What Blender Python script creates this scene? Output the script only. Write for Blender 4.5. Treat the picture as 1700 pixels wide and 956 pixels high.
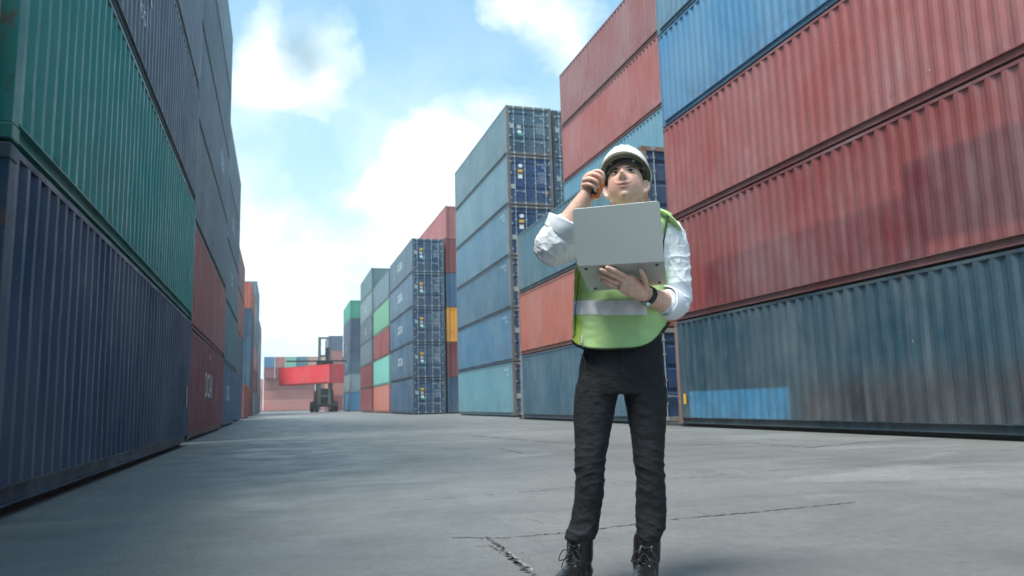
import bpy, bmesh, math, random
import numpy as np
from mathutils import Vector, Matrix, Euler, noise as mnoise
random.seed(7)
scene = bpy.context.scene
for o in list(bpy.data.objects): bpy.data.objects.remove(o)
R = math.radians
# ------------------------------------------------------------------ camera, sky, sun, exposure
cd = bpy.data.cameras.new('camera'); cam = bpy.data.objects.new('camera', cd)
scene.collection.objects.link(cam); scene.camera = cam
cd.sensor_width = 36.0; cd.lens = 27.283; cd.clip_start = 0.1; cd.clip_end = 5000
rot = Matrix([[0.958357, -0.016047, -0.28512], [-0.284325, -0.146803, -0.947422], [-0.026653, 0.989036, -0.145253]]).to_4x4(); rot.translation = Vector((0, 0, 0.731)); cam.matrix_world = rot
cd.dof.use_dof = True; cd.dof.focus_distance = 4.4; cd.dof.aperture_fstop = 3.4
SUN_EL, SUN_AZ = 64.0, -122.0          # azimuth from +Y, positive towards +X
EXPOSURE = 0.96
SUN_STR, SKY_STR, SUN_ANG = 2.7, 0.125, 24.0
HAZE = 0.0010
sd = bpy.data.lights.new('sun', 'SUN'); sd.energy = SUN_STR; sd.angle = R(SUN_ANG); sd.color = (1.0, 0.965, 0.91)
sun = bpy.data.objects.new('sun', sd); scene.collection.objects.link(sun)
sv = Vector((math.sin(R(SUN_AZ))*math.cos(R(SUN_EL)), math.cos(R(SUN_AZ))*math.cos(R(SUN_EL)), math.sin(R(SUN_EL))))
sun.rotation_euler = (-sv).to_track_quat('-Z', 'Y').to_euler(); sun.location = sv*60
scene.view_settings.view_transform = 'Standard'; scene.view_settings.look = 'None'
scene.view_settings.exposure = EXPOSURE; scene.view_settings.gamma = 1.0; scene.view_settings.use_curve_mapping = False
scene.render.engine = 'CYCLES'; scene.render.resolution_x = 1024; scene.render.resolution_y = 576

world = bpy.data.worlds.new('World'); scene.world = world; world.use_nodes = True
nt = world.node_tree; nt.nodes.clear()
def N(t, tree=None, **k):
    n = (tree or nt).nodes.new(t)
    for a, b in k.items(): setattr(n, a, b)
    return n
def mth(tree, op, a, b=None, clamp=False, c=None):
    n = tree.nodes.new('ShaderNodeMath'); n.operation = op; n.use_clamp = clamp
    for i, v in enumerate((a, b, c)):
        if v is None: continue
        if isinstance(v, (int, float)): n.inputs[i].default_value = v
        else: tree.links.new(v, n.inputs[i])
    return n.outputs[0]
sky = N('ShaderNodeTexSky', sky_type='NISHITA', sun_disc=False, sun_elevation=R(SUN_EL), sun_rotation=R(SUN_AZ))
sky.air_density = 1.0; sky.dust_density = 1.5; sky.ozone_density = 1.2
tc = N('ShaderNodeTexCoord'); dirv = tc.outputs['Generated']
sep = N('ShaderNodeSeparateXYZ'); nt.links.new(dirv, sep.inputs[0]); dz = sep.outputs[2]
warp = N('ShaderNodeTexNoise'); warp.inputs['Scale'].default_value = 5.0; warp.inputs['Detail'].default_value = 5; warp.inputs['Roughness'].default_value = .6
nt.links.new(dirv, warp.inputs[0])
wv = N('ShaderNodeVectorMath', operation='SUBTRACT'); nt.links.new(warp.outputs['Color'], wv.inputs[0]); wv.inputs[1].default_value = (.5, .5, .5)
ws = N('ShaderNodeVectorMath', operation='SCALE'); nt.links.new(wv.outputs[0], ws.inputs[0]); ws.inputs['Scale'].default_value = 0.16
wa = N('ShaderNodeVectorMath', operation='ADD'); nt.links.new(ws.outputs[0], wa.inputs[0]); nt.links.new(dirv, wa.inputs[1])
wn = N('ShaderNodeVectorMath', operation='NORMALIZE'); nt.links.new(wa.outputs[0], wn.inputs[0])
cn = N('ShaderNodeTexNoise'); cn.inputs['Scale'].default_value = 4.5; cn.inputs['Detail'].default_value = 8; cn.inputs['Roughness'].default_value = .58
sq = N('ShaderNodeVectorMath', operation='MULTIPLY'); nt.links.new(wa.outputs[0], sq.inputs[0]); sq.inputs[1].default_value = (1, 1, 1.7)
nt.links.new(sq.outputs[0], cn.inputs[0])
acc = mth(nt, 'MULTIPLY', mth(nt, 'SUBTRACT', cn.outputs[0], 0.5), 3.0)
# (direction, angular radius in degrees, weight): cloud banks (+) and clear patches (-)
BLOBS = [
 ((0.1665,0.9303,0.3270), 3.6, .9), ((0.1239,0.9520,0.2799), 3.4, .8), ((0.0759,0.9574,0.2787), 2.4, .9), ((0.2385,0.9040,0.3548), 3.2, .95), ((0.2663,0.8894,0.3714), 3, .6), ((0.2000,0.9490,0.2437), 4.0, .8),
 ((-0.0128,0.8983,0.4392), 2.4, 1.0), ((-0.0325,0.9200,0.3906), 2.6, .95), ((0.0194,0.9252,0.3789), 2.8, 1.0), ((0.0891,0.9052,0.4156), 2.8, 1.3), ((0.0618,0.9223,0.3816), 2.4, .8), ((0.0388,0.8983,0.4376), 2.6, .5), ((0.0992,0.8979,0.4289), 2.0, .8),
 ((0.3041,0.8406,0.4482), 2.8, .9), ((0.2637,0.8451,0.4651), 1.8, .9), ((0.3473,0.8317,0.4332), 3.0, .8), ((0.3264,0.8522,0.4090), 2.2, .5),
 ((0.1515,0.8802,0.4497), 3.6, -.6), ((0.2099,0.8742,0.4379), 4.4, -.7), ((0.1551,0.9040,0.3985), 4.0, -.7), ((0.2338,0.8807,0.4120), 2.6, -.5), ((-0.0495,0.8931,0.4471), 1.8, -.3),
 ((0.0919,0.9324,0.3494), 3.4, -.55), ((-0.0146,0.9463,0.3230), 4.5, -.45), ((0.0353,0.9516,0.3054), 3.0, -.4), ((0.2854,0.8720,0.3977), 2.0, -.3),
]
for d, rad, w in BLOBS:
    dp = N('ShaderNodeVectorMath', operation='DOT_PRODUCT'); nt.links.new(wn.outputs[0], dp.inputs[0]); dp.inputs[1].default_value = d
    k = 1.0/(1-math.cos(R(rad)))
    e = mth(nt, 'EXPONENT', mth(nt, 'MULTIPLY', mth(nt, 'SUBTRACT', dp.outputs['Value'], 1.0), k))
    acc = mth(nt, 'MULTIPLY_ADD', e, w, c=acc)
ahead = N('ShaderNodeVectorMath', operation='DOT_PRODUCT'); nt.links.new(dirv, ahead.inputs[0]); ahead.inputs[1].default_value = (0.2468,0.9502,0.1905)
front = N('ShaderNodeMapRange', interpolation_type='SMOOTHSTEP'); nt.links.new(ahead.outputs['Value'], front.inputs[0]); front.inputs[1].default_value = -.1; front.inputs[2].default_value = .72
acc = mth(nt, 'ADD', acc, mth(nt, 'MULTIPLY', mth(nt, 'SUBTRACT', front.outputs[0], 1.0), .35))
cloud = N('ShaderNodeMapRange', interpolation_type='SMOOTHSTEP'); nt.links.new(acc, cloud.inputs[0])
cloud.inputs[1].default_value = -0.05; cloud.inputs[2].default_value = 1.45; cloud.interpolation_type = 'LINEAR'
# thin veil low down over the yard
veil = N('ShaderNodeMapRange', interpolation_type='SMOOTHSTEP'); nt.links.new(dz, veil.inputs[0])
veil.inputs[1].default_value = 0.50; veil.inputs[2].default_value = 0.07; veil.inputs[3].default_value = 0.16; veil.inputs[4].default_value = .97
cf = mth(nt, 'MAXIMUM', cloud.outputs[0], mth(nt, 'MULTIPLY', veil.outputs[0], mth(nt, 'MULTIPLY_ADD', front.outputs[0], .65, c=.35)))
shade = N('ShaderNodeTexNoise'); shade.inputs['Scale'].default_value = 7; shade.inputs['Detail'].default_value = 4; nt.links.new(wa.outputs[0], shade.inputs[0])
ramp = N('ShaderNodeMapRange'); nt.links.new(shade.outputs[0], ramp.inputs[0]); ramp.inputs[1].default_value = .34; ramp.inputs[2].default_value = .60
cc = N('ShaderNodeMix', data_type='RGBA'); nt.links.new(ramp.outputs[0], cc.inputs[0])
cc.inputs[6].default_value = (.44, .57, .65, 1); cc.inputs[7].default_value = (.78, .82, .84, 1)
# darker grey-blue heart of the upper left cloud ring
hd = N('ShaderNodeVectorMath', operation='DOT_PRODUCT'); nt.links.new(wn.outputs[0], hd.inputs[0]); hd.inputs[1].default_value = (0.0428,0.9054,0.4223)
he = mth(nt, 'EXPONENT', mth(nt, 'MULTIPLY', mth(nt, 'SUBTRACT', hd.outputs['Value'], 1.0), 1/(1-math.cos(R(2.6)))))
hm = N('ShaderNodeMix', data_type='RGBA'); nt.links.new(mth(nt, 'MULTIPLY', he, .9, clamp=True), hm.inputs[0])
nt.links.new(cc.outputs[2], hm.inputs[6]); hm.inputs[7].default_value = (.20, .33, .41, 1)
bg1 = N('ShaderNodeBackground'); tint = N('ShaderNodeMix', data_type='RGBA', blend_type='MULTIPLY'); tint.inputs[0].default_value = 1
nt.links.new(sky.outputs[0], tint.inputs[6]); tint.inputs[7].default_value = (.82, 1.24, 1.12, 1)
nt.links.new(tint.outputs[2], bg1.inputs[0]); bg1.inputs[1].default_value = SKY_STR
bg2 = N('ShaderNodeBackground'); nt.links.new(hm.outputs[2], bg2.inputs[0]); bg2.inputs[1].default_value = 0.96
mx = N('ShaderNodeMixShader'); nt.links.new(mth(nt, 'MAXIMUM', cf, mth(nt, 'MULTIPLY', he, .8)), mx.inputs[0]); nt.links.new(bg1.outputs[0], mx.inputs[1]); nt.links.new(bg2.outputs[0], mx.inputs[2])
wo = N('ShaderNodeOutputWorld'); nt.links.new(mx.outputs[0], wo.inputs[0])

# ------------------------------------------------------------------ helpers
class Geo:
    def __init__(s): s.v = []; s.f = []
    def add(s, v, f):
        o = len(s.v); s.v += [tuple(q) for q in v]; s.f += [tuple(i+o for i in q) for q in f]; return s
    def box(s, x0, x1, y0, y1, z0, z1):
        v = [(x, y, z) for z in (z0, z1) for y in (y0, y1) for x in (x0, x1)]
        return s.add(v, [(0,2,3,1),(4,5,7,6),(0,1,5,4),(2,6,7,3),(0,4,6,2),(1,3,7,5)])
    def cyl(s, a, b, r, seg=10, r2=None):
        return s.add(*tube([a, b], [(r, r), (r2 or r, r2 or r)], seg=seg, sub=1, flat=True))
def mesh(name, geo, smooth=False, bevel=0):
    me = bpy.data.meshes.new(name); me.from_pydata([tuple(q) for q in geo.v], [], geo.f)
    bm = bmesh.new(); bm.from_mesh(me)
    bmesh.ops.recalc_face_normals(bm, faces=bm.faces)
    if bevel: bmesh.ops.bevel(bm, geom=list(bm.edges), offset=bevel, segments=1, affect='EDGES', profile=.5)
    bm.to_mesh(me); bm.free()
    if smooth: me.polygons.foreach_set('use_smooth', [True]*len(me.polygons))
    return me
def obj(name, me, mat=None, parent=None, loc=None, rot=None, color=None):
    if isinstance(me, Geo): me = mesh(name, me)
    o = bpy.data.objects.new(name, me); scene.collection.objects.link(o)
    if mat and me is not None and not me.materials: me.materials.append(mat)
    if parent: o.parent = parent
    if loc is not None: o.location = loc
    if rot is not None: o.rotation_euler = rot
    if color: o.color = (*color, 1)
    return o
def empty(name, loc=(0,0,0), rz=0.0):
    o = bpy.data.objects.new(name, None); scene.collection.objects.link(o); o.location = loc; o.rotation_euler = (0, 0, rz); return o
def tag(o, label=None, cat=None, group=None, kind=None):
    if label: o['label'] = label
    if cat: o['category'] = cat
    if group: o['group'] = group
    if kind: o['kind'] = kind
    return o
def tube(pts, rad, seg=18, sub=5, side=(1,0,0), flat=False, cap=.8):
    pts = [Vector(q) for q in pts]; rad = [(r, r) if isinstance(r, (int, float)) else r for r in rad]
    n = len(pts); P = []; Q = []
    if sub > 1:
        for i in range(n-1):
            p0 = pts[max(i-1, 0)]; p1 = pts[i]; p2 = pts[i+1]; p3 = pts[min(i+2, n-1)]
            r0 = rad[max(i-1, 0)]; r1 = rad[i]; r2 = rad[i+1]; r3 = rad[min(i+2, n-1)]
            for k in range(sub):
                t = k/sub
                cr = lambda a, b, c, d: .5*((2*b)+(-a+c)*t+(2*a-5*b+4*c-d)*t*t+(-a+3*b-3*c+d)*t**3)
                P.append(Vector([cr(p0[j], p1[j], p2[j], p3[j]) for j in range(3)])); Q.append(tuple(cr(r0[j], r1[j], r2[j], r3[j]) for j in range(2)))
        P.append(pts[-1]); Q.append(rad[-1])
    else: P, Q = pts, rad
    rings = []
    T = [((P[min(i+1, len(P)-1)]-P[max(i-1, 0)]).normalized()) for i in range(len(P))]
    S = Vector(side); frames = []
    for t in T:
        s = S - S.dot(t)*t
        if s.length < 1e-3: s = t.orthogonal()
        s.normalize(); S = s; frames.append((s, t.cross(s)))
    def ring(c, s, b, ra, rb): return [c + s*(ra*math.cos(2*math.pi*k/seg)) + b*(rb*math.sin(2*math.pi*k/seg)) for k in range(seg)]
    if not flat:
        m = (Q[0][0]+Q[0][1])/2*cap
        for a in (85, 60, 30): rings.append(ring(P[0]-T[0]*m*math.sin(R(a)), *frames[0], Q[0][0]*math.cos(R(a)), Q[0][1]*math.cos(R(a))))
    for c, fr, q in zip(P, frames, Q): rings.append(ring(c, *fr, *q))
    if not flat:
        m = (Q[-1][0]+Q[-1][1])/2*cap
        for a in (30, 60, 85): rings.append(ring(P[-1]+T[-1]*m*math.sin(R(a)), *frames[-1], Q[-1][0]*math.cos(R(a)), Q[-1][1]*math.cos(R(a))))
    V = [v for r in rings for v in r]; F = []
    for i in range(len(rings)-1):
        for k in range(seg):
            a = i*seg+k; b = i*seg+(k+1) % seg; F.append((a, b, b+seg, a+seg))
    F.append(tuple(range(seg))[::-1]); F.append(tuple((len(rings)-1)*seg+k for k in range(seg)))
    return V, F
def loft(rings, seg=48, n=2.4, sub=5, caps=True, zfun=None):
    """rings: (z, cx, cy, a, b) -> horizontal superellipse loft"""
    rr = []
    m = len(rings)
    for i in range(m-1):
        q = [rings[max(i-1, 0)], rings[i], rings[i+1], rings[min(i+2, m-1)]]
        for k in range(sub):
            t = k/sub; rr.append(tuple(.5*((2*q[1][j])+(-q[0][j]+q[2][j])*t+(2*q[0][j]-5*q[1][j]+4*q[2][j]-q[3][j])*t*t+(-q[0][j]+3*q[1][j]-3*q[2][j]+q[3][j])*t**3) for j in range(5)))
    rr.append(rings[-1])
    V = []; F = []
    for (z, cx, cy, a, b) in rr:
        for k in range(seg):
            th = 2*math.pi*k/seg; c, s = math.cos(th), math.sin(th)
            V.append((cx+a*math.copysign(abs(c)**(2/n), c), cy+b*math.copysign(abs(s)**(2/n), s), z))
    for i in range(len(rr)-1):
        for k in range(seg):
            a = i*seg+k; b = i*seg+(k+1) % seg; F.append((a, b, b+seg, a+seg))
    if caps: F.append(tuple(range(seg))[::-1]); F.append(tuple((len(rr)-1)*seg+k for k in range(seg)))
    return V, F
def remeshed(name, geo, voxel, smooth=4, disp=None):
    me = mesh(name, geo); o = bpy.data.objects.new('work', me); scene.collection.objects.link(o)
    m = o.modifiers.new('r', 'REMESH'); m.mode = 'VOXEL'; m.voxel_size = voxel
    if smooth: s = o.modifiers.new('s', 'SMOOTH'); s.iterations = smooth; s.factor = .5
    dg = bpy.context.evaluated_depsgraph_get(); out = bpy.data.meshes.new_from_object(o.evaluated_get(dg))
    bpy.data.objects.remove(o); out.name = name
    if disp:
        no = [v.normal.copy() for v in out.vertices]
        for v, nn in zip(out.vertices, no): v.co += nn*disp(v.co, nn)
    out.polygons.foreach_set('use_smooth', [True]*len(out.polygons)); out.update()
    return out
def open_bottom(me, zmin):
    pass
# ------------------------------------------------------------------ materials
def mat(name, col=(.5,.5,.5), rough=.6, metal=0.0, var=0.0, vscale=5.0, bump=0.0, bscale=60.0, spec=.5, objcol=False):
    m = bpy.data.materials.new(name); m.use_nodes = True; t = m.node_tree; b = t.nodes['Principled BSDF']
    b.inputs['Roughness'].default_value = rough; b.inputs['Metallic'].default_value = metal; b.inputs['Specular IOR Level'].default_value = spec
    tcn = t.nodes.new('ShaderNodeTexCoord')
    rgb = t.nodes.new('ShaderNodeRGB'); rgb.outputs[0].default_value = (*col, 1); out = rgb.outputs[0]
    if objcol: oi = t.nodes.new('ShaderNodeObjectInfo'); out = oi.outputs['Color']
    if var:
        n = t.nodes.new('ShaderNodeTexNoise'); n.inputs['Scale'].default_value = vscale; n.inputs['Detail'].default_value = 6; t.links.new(tcn.outputs['Object'], n.inputs[0])
        mr = t.nodes.new('ShaderNodeMapRange'); mr.inputs[1].default_value = .3; mr.inputs[2].default_value = .7; mr.inputs[3].default_value = 1-var; mr.inputs[4].default_value = 1+var
        t.links.new(n.outputs[0], mr.inputs[0])
        mm = t.nodes.new('ShaderNodeVectorMath'); mm.operation = 'SCALE'; t.links.new(out, mm.inputs[0]); t.links.new(mr.outputs[0], mm.inputs['Scale']); out = mm.outputs[0]
    t.links.new(out, b.inputs['Base Color'])
    if bump:
        n = t.nodes.new('ShaderNodeTexNoise'); n.inputs['Scale'].default_value = bscale; n.inputs['Detail'].default_value = 4; t.links.new(tcn.outputs['Object'], n.inputs[0])
        bp = t.nodes.new('ShaderNodeBump'); bp.inputs['Strength'].default_value = bump; bp.inputs['Distance'].default_value = .01; t.links.new(n.outputs[0], bp.inputs['Height']); t.links.new(bp.outputs[0], b.inputs['Normal'])
    return m
def paint_mat(name, patches=(), rustiness=1.0, fade=1.0):
    """weathered corrugated-steel paint; own colour comes from the object's colour. patches: (y0,y1,z0,z1,colour,softness)"""
    m = bpy.data.materials.new(name); m.use_nodes = True; t = m.node_tree; L = t.links.new; b = t.nodes['Principled BSDF']
    tcn = t.nodes.new('ShaderNodeTexCoord'); oi = t.nodes.new('ShaderNodeObjectInfo')
    off = t.nodes.new('ShaderNodeVectorMath'); off.operation = 'ADD'; L(tcn.outputs['Object'], off.inputs[0])
    cmb = t.nodes.new('ShaderNodeCombineXYZ'); rv = mth(t, 'MULTIPLY', oi.outputs['Random'], 90.0)
    for i in range(3): L(rv, cmb.inputs[i])
    L(cmb.outputs[0], off.inputs[1]); co = off.outputs[0]
    def noise(scale, vec=(1,1,1), detail=6, rough=.6):
        mp = t.nodes.new('ShaderNodeVectorMath'); mp.operation = 'MULTIPLY'; L(co, mp.inputs[0]); mp.inputs[1].default_value = vec
        n = t.nodes.new('ShaderNodeTexNoise'); n.inputs['Scale'].default_value = scale; n.inputs['Detail'].default_value = detail; n.inputs['Roughness'].default_value = rough
        L(mp.outputs[0], n.inputs[0]); return n.outputs[0]
    def mr(x, a, bb, c=0.0, d=1.0):
        n = t.nodes.new('ShaderNodeMapRange'); n.inputs[1].default_value = a; n.inputs[2].default_value = bb; n.inputs[3].default_value = c; n.inputs[4].default_value = d; L(x, n.inputs[0]); return n.outputs[0]
    def mix(f, a, c, bt='MIX'):
        n = t.nodes.new('ShaderNodeMix'); n.data_type = 'RGBA'; n.blend_type = bt
        if isinstance(f, float): n.inputs[0].default_value = f
        else: L(f, n.inputs[0])
        for i, v in ((6, a), (7, c)):
            if isinstance(v, tuple): n.inputs[i].default_value = (*v, 1)
            else: L(v, n.inputs[i])
        return n.outputs[2]
    sepn = t.nodes.new('ShaderNodeSeparateXYZ'); L(tcn.outputs['Object'], sepn.inputs[0]); Y, Z = sepn.outputs[1], sepn.outputs[2]
    col = oi.outputs['Color']
    edge = mth(t, 'MULTIPLY', mth(t, 'SUBTRACT', noise(3.0), .5), .25)
    for (y0, y1, z0, z1, pc, so) in patches:
        def win(x, a, c):
            x2 = mth(t, 'MULTIPLY_ADD', edge, so, c=x)
            return mth(t, 'MULTIPLY', mr(x2, a-.02-.1*so, a+.02+.1*so), mr(x2, c-.02-.1*so, c+.02+.1*so, 1.0, 0.0))
        f = mth(t, 'MULTIPLY', mth(t, 'MULTIPLY', win(Y, y0, y1), win(Z, z0, z1)), mr(noise(2.0), .25, .5, .65, 1.0))
        col = mix(f, col, pc)
    # chalky fading in broad patches and vertical run marks
    col = mix(mth(t, 'MULTIPLY', mr(noise(.45, (1,1,.8)), .38, .68), .16*fade), col, (.42, .45, .46))
    col = mix(mth(t, 'MULTIPLY', mr(noise(5.0, (1,1,.10), 5), .50, .75), .10*fade), col, (.50, .50, .48))
    col = mix(mth(t, 'MULTIPLY', mr(noise(7.0, (1,1,.06), 6, .7), .58, .82), .14), col, (.05, .045, .04), 'MIX')
    col = mix(mth(t, 'MULTIPLY', mth(t, 'MULTIPLY', mr(Z, .95, .35), mr(noise(8.0, (1,1,.9), 7, .75), .58, .63)), .55), col, (.06, .045, .045))
    low = mr(Z, 1.3, .1, 0.0, 1.0)
    col = mix(mth(t, 'MULTIPLY', mth(t, 'MULTIPLY', low, mr(noise(1.6), .4, .7)), .35), col, (.07, .055, .05))
    rs = mr(noise(3.3, (1,1,.55), 8, .72), .665, .70)
    col = mix(mth(t, 'MULTIPLY', rs, .75*rustiness), col, (.13, .055, .03))
    scr = mr(noise(16.0, (1,1,.5), 4, .7), .69, .73)
    col = mix(mth(t, 'MULTIPLY', scr, .5), col, (.5, .48, .45))
    L(col, b.inputs['Base Color'])
    L(mr(noise(2.0), .3, .7, .38, .62), b.inputs['Roughness'])
    bp = t.nodes.new('ShaderNodeBump'); bp.inputs['Strength'].default_value = .5; bp.inputs['Distance'].default_value = .03; L(noise(1.3, (1,1,.7), 3, .5), bp.inputs['Height'])
    L(bp.outputs[0], b.inputs['Normal'])
    return m
def frame_mat():
    m = paint_mat('frame_paint', rustiness=1.0); t = m.node_tree
    for n in t.nodes:
        if n.type == 'MAP_RANGE' and abs(n.inputs[1].default_value-.665) < 1e-4: n.inputs[1].default_value = .60; n.inputs[2].default_value = .66
    return m
M_PAINT = paint_mat('container_paint'); M_FRAME = frame_mat()
M_RED2 = paint_mat('container_paint_repainted_red', [(-2.3, 4.4, .0, 1.25, (.15, .020, .024), .5), (-4.6, -1.9, .35, 1.75, (.12, .017, .022), .5), (-5.9, -4.4, .3, 1.9, (.10, .016, .02), .5)], rustiness=.8)
M_TEAL = paint_mat('container_paint_blue_patch', [(1.55, 5.6, .0, .80, (.025, .17, .32), .06), (-6, 1.2, .0, .95, (.022, .024, .034), 2.5)], rustiness=1.5)
M_GALV = mat('galvanised_steel', (.50, .54, .56), .42, .55, var=.15)
M_RUST = mat('rusty_steel', (.16, .085, .055), .8, .2, var=.4, vscale=14)
M_UNDER = mat('underframe_dark_steel', (.025, .026, .028), .85)
M_WHITE = mat('white_lettering', (.72, .76, .78), .6, var=.12, vscale=9)
M_YELLOW = mat('yellow_sticker', (.75, .42, .04), .5, var=.1)
M_GREEN = mat('green_sticker', (.08, .42, .28), .5)
M_GREY = mat('grey_plate', (.38, .40, .40), .5)

# ------------------------------------------------------------------ ground
def ground_mat():
    m = bpy.data.materials.new('worn_concrete'); m.use_nodes = True; t = m.node_tree; L = t.links.new; b = t.nodes['Principled BSDF']
    tcn = t.nodes.new('ShaderNodeTexCoord'); co = tcn.outputs['Object']
    def noise(scale, vec=(1,1,1), detail=8, rough=.6, dist=0.0):
        mp = t.nodes.new('ShaderNodeVectorMath'); mp.operation = 'MULTIPLY'; L(co, mp.inputs[0]); mp.inputs[1].default_value = vec
        n = t.nodes.new('ShaderNodeTexNoise'); n.inputs['Scale'].default_value = scale; n.inputs['Detail'].default_value = detail; n.inputs['Roughness'].default_value = rough; n.inputs['Distortion'].default_value = dist
        L(mp.outputs[0], n.inputs[0]); return n.outputs[0]
    def mr(x, a, bb, c=0.0, d=1.0):
        n = t.nodes.new('ShaderNodeMapRange'); n.inputs[1].default_value = a; n.inputs[2].default_value = bb; n.inputs[3].default_value = c; n.inputs[4].default_value = d; L(x, n.inputs[0]); return n.outputs[0]
    def mix(f, a, c):
        n = t.nodes.new('ShaderNodeMix'); n.data_type = 'RGBA'
        L(f, n.inputs[0])
        for i, v in ((6, a), (7, c)):
            if isinstance(v, tuple): n.inputs[i].default_value = (*v, 1)
            else: L(v, n.inputs[i])
        return n.outputs[2]
    col = mix(mr(noise(.22, (1,.6,1)), .35, .65), (.158, .155, .147), (.262, .258, .246))
    col = mix(mth(t, 'MULTIPLY', mr(noise(1.0, (1.3,.06,1), 6, .6, .4), .52, .72), .45), col, (.085, .087, .088))
    col = mix(mth(t, 'MULTIPLY', mr(noise(1.1, (.5,1,1), 8, .65, .6), .47, .64), .60), col, (.105, .107, .107))
    col = mix(mth(t, 'MULTIPLY', mr(noise(.55, (.4,1,1), 6, .6, 1.0), .56, .64), .50), col, (.36, .36, .345))
    col = mix(mth(t, 'MULTIPLY', mr(noise(2.6, (1,1,1), 10, .75), .5, .72), .35), col, (.12, .125, .13))
    col = mix(mth(t, 'MULTIPLY', mr(noise(45, (1,1,1), 6, .85), .40, .60), .55), col, (.13, .135, .14))
    col = mix(mth(t, 'MULTIPLY', mr(noise(110, (1,1,1), 3, .8), .62, .72), .40), col, (.55, .56, .55))
    col = mix(mth(t, 'MULTIPLY', mr(noise(14, (1,1,1), 8, .75), .45, .62), .38), col, (.10, .102, .10))
    col = mix(mth(t, 'MULTIPLY', mr(noise(190, (1,1,1), 2, .8), .55, .65), .35), col, (.07, .07, .07))
    # oily dark spots
    col = mix(mth(t, 'MULTIPLY', mr(noise(5.5, (1,1,1), 4, .6), .69, .74), .55), col, (.06, .06, .065))
    L(col, b.inputs['Base Color'])
    L(mr(noise(1.3), .3, .7, .36, .66), b.inputs['Roughness'])
    n1 = noise(35, (1,1,1), 8, .7); n2 = noise(2.0, (1,1,1), 6, .6)
    h = mth(t, 'ADD', mth(t, 'MULTIPLY', n1, 1.1), mth(t, 'MULTIPLY', n2, 1.6))
    bp = t.nodes.new('ShaderNodeBump'); bp.inputs['Strength'].default_value = .5; bp.inputs['Distance'].default_value = .012; L(h, bp.inputs['Height']); L(bp.outputs[0], b.inputs['Normal'])
    return m
M_GROUND = ground_mat()
tag(obj('ground', Geo().add([(-300,-60,0),(300,-60,0),(300,420,0),(-300,420,0)], [(0,1,2,3)]), M_GROUND), kind='structure')
M_CRACK = mat('broken_concrete', (.10, .102, .104), .95, var=.5, vscale=40, bump=1.0, bscale=90)
M_CHIP = mat('chipped_concrete_edge', (.27, .27, .26), .9, var=.4, vscale=60)
def crack(name, pts, w0, w1, seed, steps=14, jit=.02, z=.004, m=None, skip=0.0):
    rnd = random.Random(seed); P = []
    for a, b in zip(pts[:-1], pts[1:]):
        for k in range(steps):
            t = k/steps; P.append((a[0]+(b[0]-a[0])*t, a[1]+(b[1]-a[1])*t))
    P.append(pts[-1]); n = len(P); g = Geo(); prev = None
    for i, q in enumerate(P):
        a = P[max(i-1, 0)]; b = P[min(i+1, n-1)]; dx, dy = b[0]-a[0], b[1]-a[1]; l = math.hypot(dx, dy) or 1; nx, ny = -dy/l, dx/l
        w = (w0+(w1-w0)*i/n)*rnd.uniform(.35, 1.5); j = rnd.uniform(-jit, jit)
        cur = [(q[0]+nx*(j+w), q[1]+ny*(j+w), z), (q[0]+nx*(j-w*rnd.uniform(.4, 1)), q[1]+ny*(j-w), z)]
        if prev and rnd.random() >= skip: g.add([prev[0], prev[1], cur[1], cur[0]], [(0,1,2,3)])
        prev = cur
    return tag(obj(name, g, m or M_CRACK), kind='structure')
crack('ground_joint', [(0.910,4.350), (1.160,4.210), (1.580,4.220), (2.310,4.390), (2.920,4.420), (3.730,4.510)], .007, .010, 3, 26, .012, skip=.08)
crack('ground_joint', [(1.070,6.120), (1.870,6.200), (2.460,6.360), (3.870,6.580), (5.750,6.890)], .006, .006, 5, 30, .014, skip=.35)
crack('ground_joint', [(5.750,10.780), (7.040,10.830), (7.020,9.280), (8.540,9.810), (9.490,9.530)], .02, .02, 8, 20, .02, skip=.05)
crack('ground_joint', [(4.140,17.970), (4.620,13.700), (4.890,11.550)], .03, .02, 9, 20, .02, skip=.25)
crack('ground_joint', [(2.630,12.750), (3.370,12.110), (3.350,10.750), (4.020,10.360)], .02, .02, 19, 20, .02, skip=.2)
for s_, pts, w in ((11, [(1.100,4.280), (1.090,4.020), (1.070,3.740), (1.050,3.500), (1.040,3.240)], .016), (12, [(0.980,4.020), (1.050,4.020), (1.060,3.880)], .006), (13, [(1.100,4.130), (1.090,3.860), (1.050,3.560), (1.050,3.370)], .010),
                   (14, [(1.500,4.830), (1.530,4.730), (1.540,4.600)], .004), (15, [(2.570,4.730), (2.590,4.590), (2.570,4.400)], .004)):
    crack('ground_crack', pts, w*.5, w, s_, 9, w*.9, z=.005, skip=.12)
crack('ground_crack_edge', [(1.130,4.060), (1.090,3.840), (1.080,3.600), (1.060,3.300)], .004, .008, 21, 9, .008, z=.006, m=M_CHIP, skip=.35)
rnd = random.Random(5)
g = Geo()
for i in range(60):
    if i < 32: t = rnd.random(); c = ((1.080,3.970)[0]*(1-t)+(1.050,3.340)[0]*t, (1.080,3.970)[1]*(1-t)+(1.050,3.340)[1]*t); sp = .06
    else: c = (rnd.uniform(-1, 6), rnd.uniform(2.6, 9)); sp = .3
    x, y = c[0]+rnd.gauss(0, sp), c[1]+rnd.gauss(0, sp); s = rnd.uniform(.0015, .0042)
    V = [(x+s*rnd.uniform(.6,1.3)*a, y+s*rnd.uniform(.6,1.3)*b, z) for z in (.0, s*1.2) for a, b in ((-1,-1),(1,-1),(1,1),(-1,1))]
    g.add(V, [(4,5,6,7),(0,1,5,4),(1,2,6,5),(2,3,7,6),(3,0,4,7)])
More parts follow.
